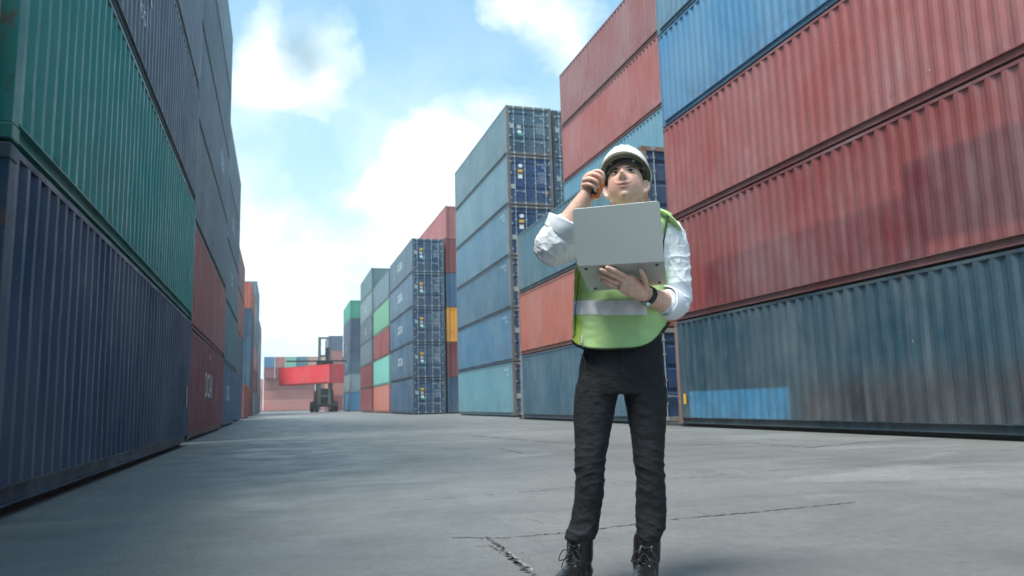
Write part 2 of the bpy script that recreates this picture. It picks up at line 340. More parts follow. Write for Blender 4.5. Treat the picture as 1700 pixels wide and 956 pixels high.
tag(obj('concrete_grit', g, M_CHIP), 'small loose chips of concrete scattered over the yard around the crack', 'grit', kind='stuff')

# ------------------------------------------------------------------ container kit (origin: base centre, doors at -Y)
W2, HH, LL = 1.219, 2.591, 12.19
def corrugated(y0, y1, z0, z1, x, depth=.036, pitch=.278, seed=0):
    g = Geo(); V = []; y = y0; prof = []
    while y < y1-.02:
        for dy, d in ((0, 0), (.072, 0), (.140, depth), (.210, depth)):
            if y+dy < y1: prof.append((y+dy, d))
        y += pitch
    prof.append((y1, 0))
    n = 11; zs = [z0+(z1-z0)*i/(n-1) for i in range(n)]
    for (yy, d) in prof:
        for i, z in enumerate(zs):
            e = min(1, i/1.5, (n-1-i)/1.5)*min(1, (yy-y0)/.5, (y1-yy)/.5)
            q = mnoise.noise(Vector((yy*.9, z*.9, seed*7.3))); q2 = mnoise.noise(Vector((yy*2.3, z*2.0, seed*3.1+9)))
            V.append((x-d-e*(.012*max(0, q+.1)+.020*max(0, q2-.25)), yy+e*.006*q2, z))
    F = [(i*n+j, (i+1)*n+j, (i+1)*n+j+1, i*n+j+1) for i in range(len(prof)-1) for j in range(n-1)]
    # inner skin gives the panel thickness at its edges
    return g.add(V, F)
def end_corr(x0, x1, z0, z1, y, depth=.04, pitch=.25):
    g = Geo(); V = []; x = x0; prof = []
    while x < x1-.02:
        for dx, d in ((0, 0), (.10, 0), (.125, depth), (.225, depth)):
            if x+dx < x1: prof.append((x+dx, d))
        x += pitch
    prof.append((x1, 0))
    for (xx, d) in prof:
        for z in (z0, z1): V.append((xx, y+d, z))
    return g.add(V, [(i*2, i*2+2, i*2+3, i*2+1) for i in range(len(prof)-1)])
KIT = {}
def make_kit(L):
    h = L/2; k = {}
    for sd_ in range(4):
        gs = corrugated(-h+.155, h-.155, .165, 2.528, W2-.006, seed=sd_); k['side_panel%d' % sd_] = mesh('side_panel', gs)
        gs2 = Geo(); gs2.add([(-v[0], v[1], v[2]) for v in gs.v], [q[::-1] for q in gs.f]); k['side_panel_l%d' % sd_] = mesh('side_panel', gs2)
    k['roof'] = mesh('roof', Geo().box(-W2+.06, W2-.06, -h+.1, h-.1, 2.53, 2.56))
    for sx, nm in ((1, ''), (-1, '_l')):
        g = Geo(); a, b = sorted((sx*(W2-.07), sx*(W2-.004))); g.box(a, b, -h+.18, h-.18, 2.528, 2.582); k['top_rail'+nm] = mesh('top_rail', g)
        g = Geo(); a, b = sorted((sx*(W2-.07), sx*(W2-.005))); g.box(a, b, -h+.18, h-.18, .150, .165); g.box(a, b, -h+.18, h-.18, .018, .030)
        a, b = sorted((sx*(W2-.075), sx*(W2-.055))); g.box(a, b, -h+.18, h-.18, .030, .150); k['bottom_rail'+nm] = mesh('bottom_rail', g)
    g = Geo(); g.box(-.08, .08, -.075, .075, .12, 2.47); k['corner_post'] = mesh('corner_post', g, bevel=.006)
    g = Geo(); g.box(-.081, .081, -.089, .089, 0, .118); k['corner_casting'] = mesh('corner_casting', g, bevel=.008)
    g = end_corr(-W2+.16, W2-.16, .14, 2.46, 0); g.box(-W2+.16, W2-.16, -.006, .06, .02, .14); g.box(-W2+.16, W2-.16, -.006, .06, 2.46, 2.58); k['end_panel'] = mesh('end_panel', g)
    k['floor'] = mesh('floor_frame', Geo().box(-W2+.08, W2-.08, -h+.2, h-.2, .06, .14))
    # simple outer frame for far containers
    g = Geo()
    for sx in (-1, 1):
        for y in (-h, h-.16): g.box(*sorted((sx*(W2-.16), sx*W2)), y, y+.16, 0, 2.591)
        g.box(*sorted((sx*(W2-.07), sx*(W2-.004))), -h+.16, h-.16, 2.528, 2.585)
        g.box(*sorted((sx*(W2-.07), sx*(W2-.06))), -h+.16, h-.16, .02, .165)
    k['frame'] = mesh('frame', g)
    return k
KIT40 = make_kit(12.19); KIT20 = make_kit(6.06)
# doors: one leaf, 1.07 wide, origin at its lower left, facing -Y
def door_leaf():
    g = Geo(); w = 1.085
    zs = [(0, .0), (.62, .0), (.66, .035), (.74, .035), (.78, .0), (1.28, 0), (1.32, .035), (1.40, .035), (1.44, 0), (1.90, 0), (1.94, .035), (2.02, .035), (2.06, 0), (2.30, 0)]
    V = [(x, d, z) for z, d in zs for x in (.05, w-.05)]
    g.add(V, [(i*2, i*2+1, i*2+3, i*2+2) for i in range(len(zs)-1)])
    g.box(0, .05, -.008, .05, 0, 2.30); g.box(w-.05, w, -.008, .05, 0, 2.30)
    g.box(.05, w-.05, -.008, .04, -.0, .05); g.box(.05, w-.05, -.008, .04, 2.25, 2.30)
    return mesh('door', g)
D_LEAF = door_leaf()
gb = Geo(); gb.cyl((0, -.045, -.09), (0, -.045, 2.40), .014, 8)
for z in (-.07, 2.36): gb.box(-.045, .045, -.075, .0, z-.045, z+.045)
for z in (.35, 1.0, 1.7, 2.1): gb.box(-.04, .04, -.066, -.008, z-.025, z+.025)
D_BAR = mesh('locking_bar', gb)
gh = Geo(); gh.cyl((0, -.075, .55), (.42, -.078, .53), .012, 6); gh.box(-.02, .03, -.09, -.06, .52, .58); gh.box(.36, .44, -.09, -.01, .49, .57)
D_HANDLE = mesh('door_handle', gh)
ghg = Geo().box(-.035, .06, -.02, .0, -.05, .05)
D_HINGE = mesh('hinge', ghg)
D_SILL = mesh('door_sill', Geo().box(-W2+.16, W2-.16, -.0, .10, .018, .150)); D_HEAD = mesh('door_header', Geo().box(-W2+.16, W2-.16, 0, .10, 2.460, 2.585))
def text_mesh(s, size, align='CENTER'):
    c = bpy.data.curves.new('t', 'FONT'); c.body = s; c.size = size; c.align_x = align; c.align_y = 'CENTER'; c.extrude = .0; c.resolution_u = 2
    o = bpy.data.objects.new('t', c); scene.collection.objects.link(o)
    dg = bpy.context.evaluated_depsgraph_get(); me = bpy.data.meshes.new_from_object(o.evaluated_get(dg)); bpy.data.objects.remove(o); bpy.data.curves.remove(c)
    me.materials.clear(); return me
TXT = {}
def lettering(s, size, parent, loc, rot, m=None):
    key = (s, size, m.name if m else '')
    if key not in TXT: TXT[key] = text_mesh(s, size); TXT[key].name = 'lettering'; TXT[key].materials.append(m or M_WHITE)
    return obj('lettering', TXT[key], None, parent, loc, rot)
RX = (math.pi/2, 0, 0)
def shade(c, k): return tuple(min(1, x*k) for x in c)
def container(face_x, side, y0, level, col, label, group, L=12.19, doors=False, lod=0, pmat=None, z0=.07, rz=0, postcol=None, loc=None, marks=None):
    K = KIT40 if L > 8 else KIT20; h = L/2
    loc = loc or (face_x+side*W2, y0+h, z0+level*2.62)
    root = empty('shipping_container', loc, rz); tag(root, label, 'container', group)
    pm = pmat or M_PAINT
    def part(n, key, m, p=(0,0,0), r=(0,0,0), c=col):
        return obj(n, K[key], m, root, p, r, c)
    jitter = random.Random(sum(map(ord, label))).uniform(.9, 1.1); col = shade(col, jitter)
    sd_ = sum(map(ord, label)) % 4; a = part('side_panel', 'side_panel%d' % sd_, None); b = part('side_panel', 'side_panel_l%d' % sd_, None)
    for q in (a, b):
        if not q.data.materials: q.data.materials.append(pm)
        q.material_slots[0].link = 'OBJECT'; q.material_slots[0].material = pm; q.color = (*col, 1)
    pc = postcol or shade(col, .8); rc = shade(col, .72)
    part('roof', 'roof', M_FRAME, c=pc)
    part('end_panel', 'end_panel', M_PAINT, (0, h-.06, 0), (0, 0, math.pi), col)
    if lod: part('frame', 'frame', M_FRAME, c=pc)
    else:
        part('top_rail', 'top_rail', M_FRAME, c=rc); part('top_rail', 'top_rail_l', M_FRAME, c=rc)
        part('bottom_rail', 'bottom_rail', M_FRAME, c=rc); part('bottom_rail', 'bottom_rail_l', M_FRAME, c=rc)
        part('underframe', 'floor', M_UNDER)
        for sx in (-1, 1):
            for sy in (-1, 1):
                part('corner_post', 'corner_post', M_FRAME, (sx*(W2-.084), sy*(h-.08), 0), c=pc)
                part('corner_casting', 'corner_casting', M_FRAME, (sx*(W2-.081), sy*(h-.089), 0), c=shade(pc, .8))
                part('corner_casting', 'corner_casting', M_FRAME, (sx*(W2-.081), sy*(h-.089), 2.473), c=shade(pc, .8))
    if not doors: part('end_panel', 'end_panel', M_PAINT, (0, -h+.06, 0), c=col)
    else:
        obj('door_sill', D_SILL, M_FRAME, root, (0, -h+.01, 0), None, pc); obj('door_header', D_HEAD, M_FRAME, root, (0, -h+.01, 0), None, pc)
        dc = shade(doors if isinstance(doors, tuple) else col, 1)
        for i, x in enumerate((-1.088, .003)):
            d = obj('door', D_LEAF, M_PAINT, root, (x, -h+.05, .155), None, dc)
            for bx in (.26, .80): obj('locking_bar', D_BAR, M_GALV, d, (bx, 0, 0))
            obj('door_handle', D_HANDLE, M_GALV, d, ((.26 if i else .32), 0, 0))
            [obj('hinge', D_HINGE, M_GALV, d, ((1.03 if i else .03), -.008, z)) for z in (.2, .85, 1.5, 2.1)]
        if marks: marks(root, h)
    return root
def door_marks(kind):
    def f(root, h):
        y = -h+.032; rn = random.Random(kind)
        num = 'CONU %06d %d' % (rn.randint(200000, 899999), rn.randint(1, 9))
        lettering(num, .115, root, (.62, y, 2.16), RX); lettering('45G1', .105, root, (.72, y, 2.0), RX)
        for k in range(7):
            lettering('MAX GR 30480 KG' if k % 2 else 'TARE 3880 KG', .062, root, (.60, y, 1.72-.085*k), RX)
        if kind % 3 != 1:
            lettering('CAUTION', .07, root, (-.56, y, 1.60), RX, M_YELLOW)
            p = obj('warning_sticker', Geo().box(-.13, .13, -.002, 0, -.07, .07), M_YELLOW, root, (-.53, y, 1.78))
        obj('notice_plate', Geo().box(-.11, .11, -.002, 0, -.10, .10), M_WHITE if kind % 2 else M_GREY, root, (-.54, y, 1.48))
        obj('data_plate', Geo().box(-.12, .12, -.003, 0, -.12, .12), M_GREY, root, (-.92, y, .95 if kind % 2 else 1.52))
        g = Geo(); g.add([(.12*math.cos(a*math.pi/8), -.002, .10*math.sin(a*math.pi/8)) for a in range(16)], [tuple(range(16))])
        obj('round_sticker', g, M_WHITE, root, (-.52, y, 2.05 if kind % 2 else 1.52-.3))
        if kind % 2: obj('warning_triangle', Geo().add([(-.1,0,-.08),(.1,0,-.08),(0,0,.1)], [(0,1,2)]), M_YELLOW, root, (.86, y, .72))
        else: obj('green_label', Geo().box(-.14, .14, -.002, 0, -.06, .06), M_GREEN, root, (-.45, y, 1.1))
    return f
# paint colours (albedo)
NAVY=(.025,.065,.125); NAVY2=(.03,.085,.15); TEALD=(.012,.045,.070); RED=(.26,.042,.044); RED2=(.21,.032,.036); MAROON=(.17,.026,.03)
BLUE=(.05,.175,.32); GBLUE=(.13,.20,.245); LTEAL=(.09,.22,.28); GREEN=(.002,.26,.225); SALMON=(.44,.135,.10); GREY=(.12,.16,.185)
DOORN=(.006,.042,.13); MINT=(.16,.42,.36); ORANGE=(.75,.30,.02); LGREY=(.20,.26,.29); PINK=(.42,.17,.15)
RUSTP=(.22,.13,.10)
ORD = ['bottom', 'second', 'third', 'fourth', 'fifth', 'sixth']
def stack(face_x, side, y0, items, where, group, **kw):
    n = len(items)
    for i, it in enumerate(items):
        if it is None: continue
        name, col = it[0], it[1]; k = dict(kw); k.update(it[2] if len(it) > 2 else {})
        lv = 'bottom' if i == 0 else ('topmost' if i == n-1 else ORD[i]+' level')
        root = container(face_x, side, y0, i, col, k.pop('label', None) or '%s container, %s of %s' % (name, lv, where), group, **k)
        if 'after' in it[-1:] : pass
        yield root
def run(*a, **k): return list(stack(*a, **k))
GR = 'containers stacked along the right of the yard'; GL = 'containers stacked along the left of the yard'
# --- right side
r1 = run(9.80, 1, 5.88, [('dark teal', TEALD, dict(pmat=M_TEAL, postcol=RUSTP, label='dark teal container with a bright blue repainted patch, at ground level right of the man')),
    ('dull red', (.235,.040,.038), dict(pmat=M_RED2, label='red container with dark red repainted patches, directly on the dark teal one')),
    ('faded red', (.285,.060,.055), dict(label='plain faded red container between the patched red one and the bright blue one')),
    ('bright blue', BLUE, dict(label='bright blue container with scuffed side near the top right of the photo')),
    ('grey blue', (.10,.20,.28), dict(label='grey blue container in the top corner above the bright blue one'))], '', GR)
r2 = run(9.80, 1, 19.4, [('navy', (.035,.10,.155), dict(doors=DOORN, postcol=(.3,.26,.22), label='navy blue container at ground level directly behind the man')),
    ('salmon red', SALMON, dict(doors=MAROON, label='salmon red container in the middle of the three high stack behind the man')),
    ('pale teal', (.09,.19,.25), dict(doors=DOORN, postcol=(.28,.15,.09), label='grey teal container on top of the three high stack behind the man'))], '', GR)
r3 = run(12.3, 1, 20.1, [('a', NAVY2, dict(label='navy container hidden at the foot of the second row behind the man')), ('b', GBLUE, dict(label='grey container on the second level of the second row behind the man')), ('c', NAVY, dict(label='dark blue container on the third level of the second row')),
    ('d', (.10,.25,.34), dict(label='light blue container under the two red ones, level with the white helmet')),
    ('e', (.32,.075,.065), dict(label='salmon red container above the light blue one, beneath the topmost red one')),
    ('f', (.26,.075,.07), dict(label='dull red container topmost of the tall stack, against the sky above the man'))], '', GR)
r4 = run(10.85, 1, 36.3, [('light teal', (.10,.25,.32), dict(doors=DOORN, marks=door_marks(1))), ('mid blue', (.055,.16,.27), dict(doors=DOORN, marks=door_marks(2))),
    ('grey blue', (.07,.16,.24), dict(doors=DOORN, marks=door_marks(3))), ('steel blue', (.09,.185,.26), dict(doors=DOORN, marks=door_marks(5))),
    ('pale grey blue', (.12,.215,.27), dict(doors=(.006,.045,.15), marks=door_marks(9))), ('weathered blue grey', (.12,.19,.225), dict(doors=(.018,.07,.12), marks=door_marks(4)))],
    'the door facing stack left of the man', GR, postcol=(.14,.125,.12))
r4b = run(13.38, 1, 36.45, [('dark navy', DOORN)]*4+[('navy', NAVY2), ('slate navy', (.035,.075,.11))], 'the navy column beside the six high door stack', GR, doors=True, marks=door_marks(6))
r5 = run(9.38, 1, 57.0, [('deep navy', NAVY), ('navy blue', NAVY2), ('blue', NAVY2), ('slate blue', (.07,.12,.18)), ('dusty blue', (.09,.14,.19))],
    'the five high blue stack with lettered doors', GR, doors=(.012,.05,.12), marks=door_marks(8))
r5b = run(11.98, 1, 56.9, [('dark blue', NAVY2), ('dull red', MAROON), ('orange yellow', ORANGE), ('mid blue', (.03,.10,.2)), ('red', RED2), ('pale red', (.38,.10,.10))],
    'the narrow mixed column between two blue stacks', GR)
r6 = run(9.5, 1, 71.0, [('salmon', SALMON), ('mint green', MINT), ('red', RED), ('pale green', (.16,.36,.24)), ('grey blue', GBLUE)], 'the colourful stack just beyond the five high blue one', GR, lod=1)
r7 = run(9.5, 1, 85.0, [('red', RED2), ('dark red', MAROON), ('grey blue', GREY), ('slate', (.10,.14,.18)), ('light grey', LGREY), ('teal grey', (.08,.15,.17))], 'the grey and red stack far along the right', GR, lod=1)
r8 = run(9.5, 1, 112., [('bright blue', BLUE), ('grey teal', LGREY), ('slate blue', NAVY2), ('near black blue', NAVY), ('dark grey blue', NAVY), ('green', (.03,.30,.20))], 'the green topped stack far down the yard', GR, lod=1)
r9 = run(8.2, 1, 140., [('red', RED2), ('salmon', SALMON), ('dull red', RED2), ('pink red', PINK), ('slate grey', (.09,.13,.2))], 'the far right stack behind the lifting machine', GR, lod=1)
# --- left side
l1 = run(-1.86, -1, 6.10, [('navy', (.008,.044,.10), dict(label='navy blue container at ground level, nearest on the left')), ('green', GREEN, dict(label='dark green container on top of the nearest navy one on the left')),
    ('slate', (.13,.175,.215), dict(label='slate grey container resting on the green one at upper left')), ('blue grey', (.17,.215,.25), dict(label='blue grey container fourth up over the green one'))], '', GL)
l2 = run(-2.05, -1, 19.7, [('dark red', (.20,.025,.035), dict(label='dark red container with white capitals, at ground level beyond the nearest navy one')), ('salmon', (.33,.10,.09), dict(label='faded salmon container resting on the lettered dark red one')),
    ('grey', (.14,.18,.205)), ('blue grey', (.13,.175,.21)), ('ash grey', GREY), ('pale grey', LGREY)], 'the second stack on the left', GL)
l3 = run(-2.22, -1, 32.2, [('blue', (.04,.11,.20), dict(label='blue container with small white capitals at ground level on the left')), ('teal grey', (.11,.20,.22)), ('grey', (.15,.19,.21)), ('slate', (.12,.165,.20)), ('blue grey', (.16,.21,.24))], 'the third stack on the left', GL)
l4 = run(-2.45, -1, 44.8, [('grey blue', (.06,.12,.2)), ('slate blue', GREY), ('salmon', SALMON), ('pink', PINK)], 'the fourth stack on the left', GL, lod=1)
l5 = run(-2.80, -1, 80.0, [('red', RED2), ('dark blue', NAVY), ('navy', NAVY2), ('deep blue', NAVY), ('orange red', (.5,.09,.05))], 'the red topped far stack on the left', GL, lod=1)
l5b = run(-2.55, -1, 62.5, [('rust red', (.34,.07,.05))], 'the left row by itself', GL, lod=1)
l6 = run(-2.74, -1, 96.0, [('slate', GREY), ('red', RED2), ('dull red', PINK), ('grey', GREY), ('pale grey', LGREY), ('blue grey', GBLUE)], 'the sixth stack on the left, far away', GL, lod=1)
l7 = run(-2.85, -1, 116., [('blue', NAVY2), ('slate blue', GREY), ('grey blue', GBLUE), ('grey', LGREY), ('light slate', GREY)], 'the farthest stack on the left', GL, lod=1)
for o in l5b: o['label'] = 'rust red container standing low and alone in the left row before the far stack'
l0 = run(-1.90, -1, -6.35, [('a', NAVY, dict(label='navy container just outside the frame on the near left, at ground level')), ('b', MAROON, dict(label='maroon container just outside the frame on the near left, second level'))], '', GL, lod=1)  # unseen pair added so their shadow darkens the left foreground
r0 = run(9.80, 1, -6.6, [('a', TEALD, dict(label='teal container just outside the frame at near right, ground level')), ('b', RED, dict(label='red container just outside the frame at near right, second level')),
    ('c', MAROON, dict(label='maroon container just outside the frame at near right, third level')), ('d', NAVY, dict(label='navy container just outside the frame at near right, fourth level'))], '', GR, lod=1)  # unseen stack added to cut the sky light on the left wall
# --- far end wall
PAL = [('salmon', (.55,.17,.13)), ('pale salmon', (.6,.28,.22)), ('coral', (.52,.14,.11)), ('pink', (.55,.24,.21)), ('brick red', (.42,.11,.09))]
rnd = random.Random(3); GF = 'containers closing the far end of the yard'
COLN = ['left', 'middle', 'right']
for lv in range(3):
    for c_ in range(-1, 2):
        nm, col = PAL[(lv*2+c_*3) % 5]
        container(0, 1, 0, lv, col, 'crosswise %s container of the far end wall, %s level, %s column' % (nm, ORD[lv], COLN[c_+1]), GF, lod=1, rz=math.pi/2, loc=(2.4+c_*12.4, 201., .07+lv*2.62))
TOPS = [('blue', BLUE), ('salmon', SALMON), ('mint green', (.2,.45,.33)), ('dark teal', (.03,.14,.18)), ('pale pink', (.5,.25,.2)), ('cream', (.55,.42,.33)), ('red', RED), ('dull red', RED2)]
PLC = ['first', 'second', 'third', 'fourth', 'fifth', 'sixth', 'seventh', 'eighth']
for c_ in range(8):
    for lv in (3, 4):
        nm, col = TOPS[c_] if lv == 4 else [('red', RED), ('dull red', RED2), ('salmon', SALMON)][c_ % 3]
        container(-2.45+c_*2.55-W2, 1, 198.0, lv, col, '%s container end on, %s from left in %s row of far wall' % (nm, PLC[c_], 'top' if lv == 4 else 'second highest'), GF, L=6.06, lod=1)

# stencilled capitals, numbers and stickers on long sides.  side faces: right row looks to -X, left row to +X
RR = (math.pi/2, 0, -math.pi/2); RL = (math.pi/2, 0, math.pi/2)
def side_text(root, s, size, y, z, sgn, m=None): lettering(s, size, root, (sgn*(W2-.006), y, z), RL if sgn > 0 else RR, m)
side_text(l2[0], 'DCAI', 1.05, -.4, 1.35, 1); side_text(l2[0], '45G1', .22, -.2, 2.25, 1)
side_text(l3[0], 'DCAI', .95, -.6, 1.35, 1); side_text(l3[0], '22G1', .2, -.6, 2.2, 1)
for r_ in (r4[0], r4[1], r4[2], r4[3]):
    side_text(r_, 'CONU 2751', .16, -4.9, 2.25, -1); side_text(r_, '45G1', .15, -5.2, 2.02, -1)
for r_ in r5[1:]: side_text(r_, 'DCAI', .95, .2, 1.45, -1); side_text(r_, '45', .35, 3.6, 1.0, -1)
for r_, s in ((r7[3], 'KL'), (r7[4], 'KL'), (r8[2], 'M'), (r8[3], 'M')): side_text(r_, s, 1.2, 0, 1.3, -1)
side_text(l1[2], 'HX', .9, -1.2, 1.5, 1); side_text(l1[2], '45G1', .3, -1.2, .8, 1)
side_text(l3[2], 'TEX', .8, 0, 1.4, 1); side_text(l3[3], 'CAI', .8, 0, 1.4, 1); side_text(l2[3], 'TEX', .8, 2.5, 1.4, 1)
M_REDT = mat('red_lettering', (.5, .05, .08), .6); side_text(l1[2], 'V', .5, -1.2, 1.15, 1, M_REDT)
def sticker(root, y, z, sgn, w=.16, hgt=.3, m=None):
    x = sgn*(W2-.004); obj('yellow_sticker', Geo().add([(x, y-w/2, z-hgt/2), (x, y+w/2, z-hgt/2), (x, y+w/2, z+hgt/2), (x, y-w/2, z+hgt/2)], [(0,1,2,3)]), m or M_YELLOW, root)
sticker(r1[0], 5.74, .62, -1, .13, .26); sticker(l1[0], 5.55, .95, 1, .22, .42, mat('faded_yellow_sticker', (.45,.36,.2), .6)); sticker(l1[1], 5.4, .9, 1, .15, .35, mat('pale_green_sticker', (.3,.4,.3), .6))
sticker(r5b[1], -5.2, 1.9, -1, .2, .3); sticker(r2[2], -5.75, .75, -1)
sticker(r2[0], -1.5, .45, -1, .10, .10, M_WHITE)

# long low strips the bottom tier stands on
M_STRIP = mat('dark_asphalt_strip', (.05, .05, .052), .9, var=.2, bump=.3)
for nm, x0, x1, y0, y1 in (('bearing_strip', 9.95, 14.6, 5.6, 32.5), ('bearing_strip', 11.0, 15.6, 36.5, 48.4), ('bearing_strip', 9.65, 14.2, 57.2, 97), ('bearing_strip', 9.65, 11.8, 112, 124.2), ('bearing_strip', 8.35, 10.5, 140, 152.2),
                            ('bearing_strip', -4.2, -2.02, 6.2, 18.2), ('bearing_strip', -4.3, -2.2, 19.8, 31.8), ('bearing_strip', -4.5, -2.38, 32.3, 44.3), ('bearing_strip', -4.7, -2.6, 44.9, 56.9), ('bearing_strip', -4.7, -2.7, 62.6, 74.6), ('bearing_strip', -5.0, -2.98, 80.1, 128.), ('bearing_strip', -16, 20.8, 199.9, 202.1)):
    tag(obj(nm, Geo().box(x0, x1, y0, y1, .001, .069), M_STRIP), kind='structure')

# ------------------------------------------------------------------ container handler far down the yard
M_BLK = mat('machine_black', (.02, .022, .026), .6, var=.2); M_TYRE = mat('tyre_rubber', (.015, .015, .016), .9); M_MAST = mat('mast_grey', (.16, .18, .17), .5, .3)
M_MRED = mat('machine_dark_red', (.16, .03, .03), .5); M_GLASS = mat('cab_glass', (.03, .05, .06), .1, 0)
hx, hy = 6.45, 120.5
t = tag(empty('container_handler', (hx, hy, 0), 0), 'tall black mast lifting machine holding up a bright red container', 'lifting machine')
g = Geo()
for sx in (-.75, .75): g.box(sx-.22, sx+.22, -.25, .15, .4, 11.2)
for z in (2.2, 5.2, 8.2, 10.9): g.box(-.75, .75, -.1, .1, z, z+.3)
obj('mast', mesh('mast', g, bevel=.02), M_MAST, t)
g = Geo(); g.box(-1.5, 1.5, .3, 6.5, .9, 1.7); g.box(-1.95, 1.95, -.3, .8, .75, 1.15); obj('chassis', mesh('chassis', g, bevel=.05), M_BLK, t)
g = Geo().box(-1.4, 1.6, 3.4, 6.9, 1.7, 3.3); g.box(-1.1, 1.3, 6.9, 7.5, 1.0, 2.8); obj('engine_cover', mesh('engine_cover', g, bevel=.12), M_MRED, t)
g = Geo().box(-.85, .85, 1.5, 3.3, 3.4, 3.5).box(-.85, .85, 1.5, 3.3, 1.7, 2.3)
for sx in (-.82, .82):
    for sy in (1.53, 3.27): g.box(sx-.05, sx+.05, sy-.05, sy+.05, 2.3, 3.4)
c = obj('cab', mesh('cab', g), M_BLK, t); obj('window', mesh('window', Geo().box(-.8, .8, 1.55, 3.2, 2.3, 3.4)), M_GLASS, c)
for x, y in ((-1.75, .6), (-1.05, .6), (1.05, .6), (1.75, .6), (-1.5, 5.4), (1.5, 5.4)):
    w = obj('wheel', mesh('wheel', Geo().cyl((x-.28, y, .78), (x+.28, y, .78), .78, 24), bevel=0), M_TYRE, t)
    obj('hub', mesh('hub', Geo().cyl((x-.30, y, .78), (x+.30, y, .78), .32, 12)), M_MRED, w)
g = Geo(); g.box(-5.6, 5.6, -1.25, -1.0, 7.42, 7.65); g.box(-1.2, 1.2, -1.0, -.2, 5.4, 7.5)
sp = obj('spreader', mesh('spreader', g, bevel=.03), M_BLK, t)
g = Geo().box(.15, .62, -.32, -.26, 7.6, 9.6); obj('lift_cylinder', mesh('lift_cylinder', g), M_BLK, t)
for sx in (-1.1, 1.1): obj('support_arm', mesh('support_arm', Geo().box(sx-.1, sx+.1, .1, .5, 1.2, 5.4)), M_BLK, t)
container(0, 1, 0, 0, (.80, .04, .05), 'bright red container held in the air by the lifting machine', GF+', lifted', L=12.19, lod=1, rz=math.pi/2+R(-57), loc=(4.25, 115.6, 4.0))

# ------------------------------------------------------------------ the man (local frame: +X = his left, -Y towards the camera, Z up)
man = tag(empty('person', (1.3284,2.9112,0), -0.4281), 'man in white hard hat and green safety vest, standing in the yard looking up', 'person')
def nz(co, s, o=0.0): return mnoise.noise(Vector((co[0]*s+o, co[1]*s+o*1.7, co[2]*s-o)))
# --- head frame
HC = Vector((0.0560,-0.020,1.6034)); HR = Euler((R(-27), 0, 0)).to_matrix() @ Matrix.Identity(3)
HR = Euler((0, R(-3), 0)).to_matrix() @ Euler((0, 0, R(-7))).to_matrix() @ HR
def hp(x, y, z): return HC + HR @ Vector((x, y, z))
def sm(a, b, x):
    t_ = max(0, min(1, (x-a)/(b-a))); return t_*t_*(3-2*t_)
def gs(x, s): return math.exp(-(x/s)**2)
def head_point(dx, dy, dz):
    # unit sphere direction -> local head surface
    wz = 1-.36*sm(.25, 1.0, -dz)
    x = dx*.077*wz; y = dy*.094; z = dz*.114
    if dy < 0:
        x *= 1-.06*gs(dz+.1, .3)
        y *= 1-.06*sm(.3, .9, -dz)
    if dz < -.3 and dy > -.2: y *= 1-.22*sm(-.3, -.9, dz)*1
    # squarer jaw
    x *= 1+.10*gs(dz+.55, .22)*sm(-.9, -.1, -abs(dy))
    f = 1.0 if dy < -.25 else 0.0
    if f:
        n = 0
        n += .028*gs(x, .0105)*gs(z+.024, .014) + .015*gs(x, .009)*gs(z+.002, .022)     # nose tip and bridge
        n += .008*(gs(x-.013, .007)+gs(x+.013, .007))*gs(z+.028, .009)                    # nostril wings
        n -= .011*(gs(x-.032, .018)+gs(x+.032, .018))*gs(z-.010, .014)                    # sockets
        n += .005*gs(z-.034, .012)*gs(x, .05)                                              # brow
        n += .004*(gs(x-.042, .018)+gs(x+.042, .018))*gs(z+.022, .02)                     # cheek bones
        zl_ = z-.0045*(x/.02)**2 if abs(x) < .036 else z
        n += .006*gs(x, .024)*gs(zl_+.053, .0055) + .0065*gs(x, .020)*gs(zl_+.065, .006) - .004*gs(x, .027)*gs(zl_+.059, .0028)
        n -= .003*gs(x, .02)*gs(z+.076, .006)
        n += .009*gs(x, .022)*gs(z+.092, .014)                                             # chin
        y -= n
    return x, y, z
V = []; F = []; NU, NV = 96, 72
for j in range(NV+1):
    ph = math.pi*j/NV
    for i in range(NU):
        th = 2*math.pi*i/NU
        V.append(hp(*head_point(math.sin(ph)*math.cos(th), math.sin(ph)*math.sin(th), math.cos(ph))))
for j in range(NV):
    for i in range(NU):
        a = j*NU+i; b = j*NU+(i+1) % NU
        F.append((a, b, b+NU, a+NU))
V = [tuple(v) for v in V]
body = Geo()
bmh = bmesh.new(); vs = [bmh.verts.new(v) for v in V]
for q in F:
    try: bmh.faces.new([vs[i] for i in q])
    except ValueError: pass
bmesh.ops.remove_doubles(bmh, verts=bmh.verts, dist=1e-5); bmh.verts.index_update()
body.add([v.co for v in bmh.verts], [[v.index for v in f.verts] for f in bmh.faces]); bmh.free()
for sx in (-1, 1):   # ears
    body.add(*tube([hp(sx*.074, .006, .024), hp(sx*.087, .016, .022), hp(sx*.090, .018, -.004), hp(sx*.080, .006, -.032)], [.008, .010, .010, .008], seg=10, sub=4))
    body.add(*tube([hp(sx*.070, .004, .018), hp(sx*.074, .010, -.004), hp(sx*.071, .004, -.024)], [.007, .008, .006], seg=10, sub=4))
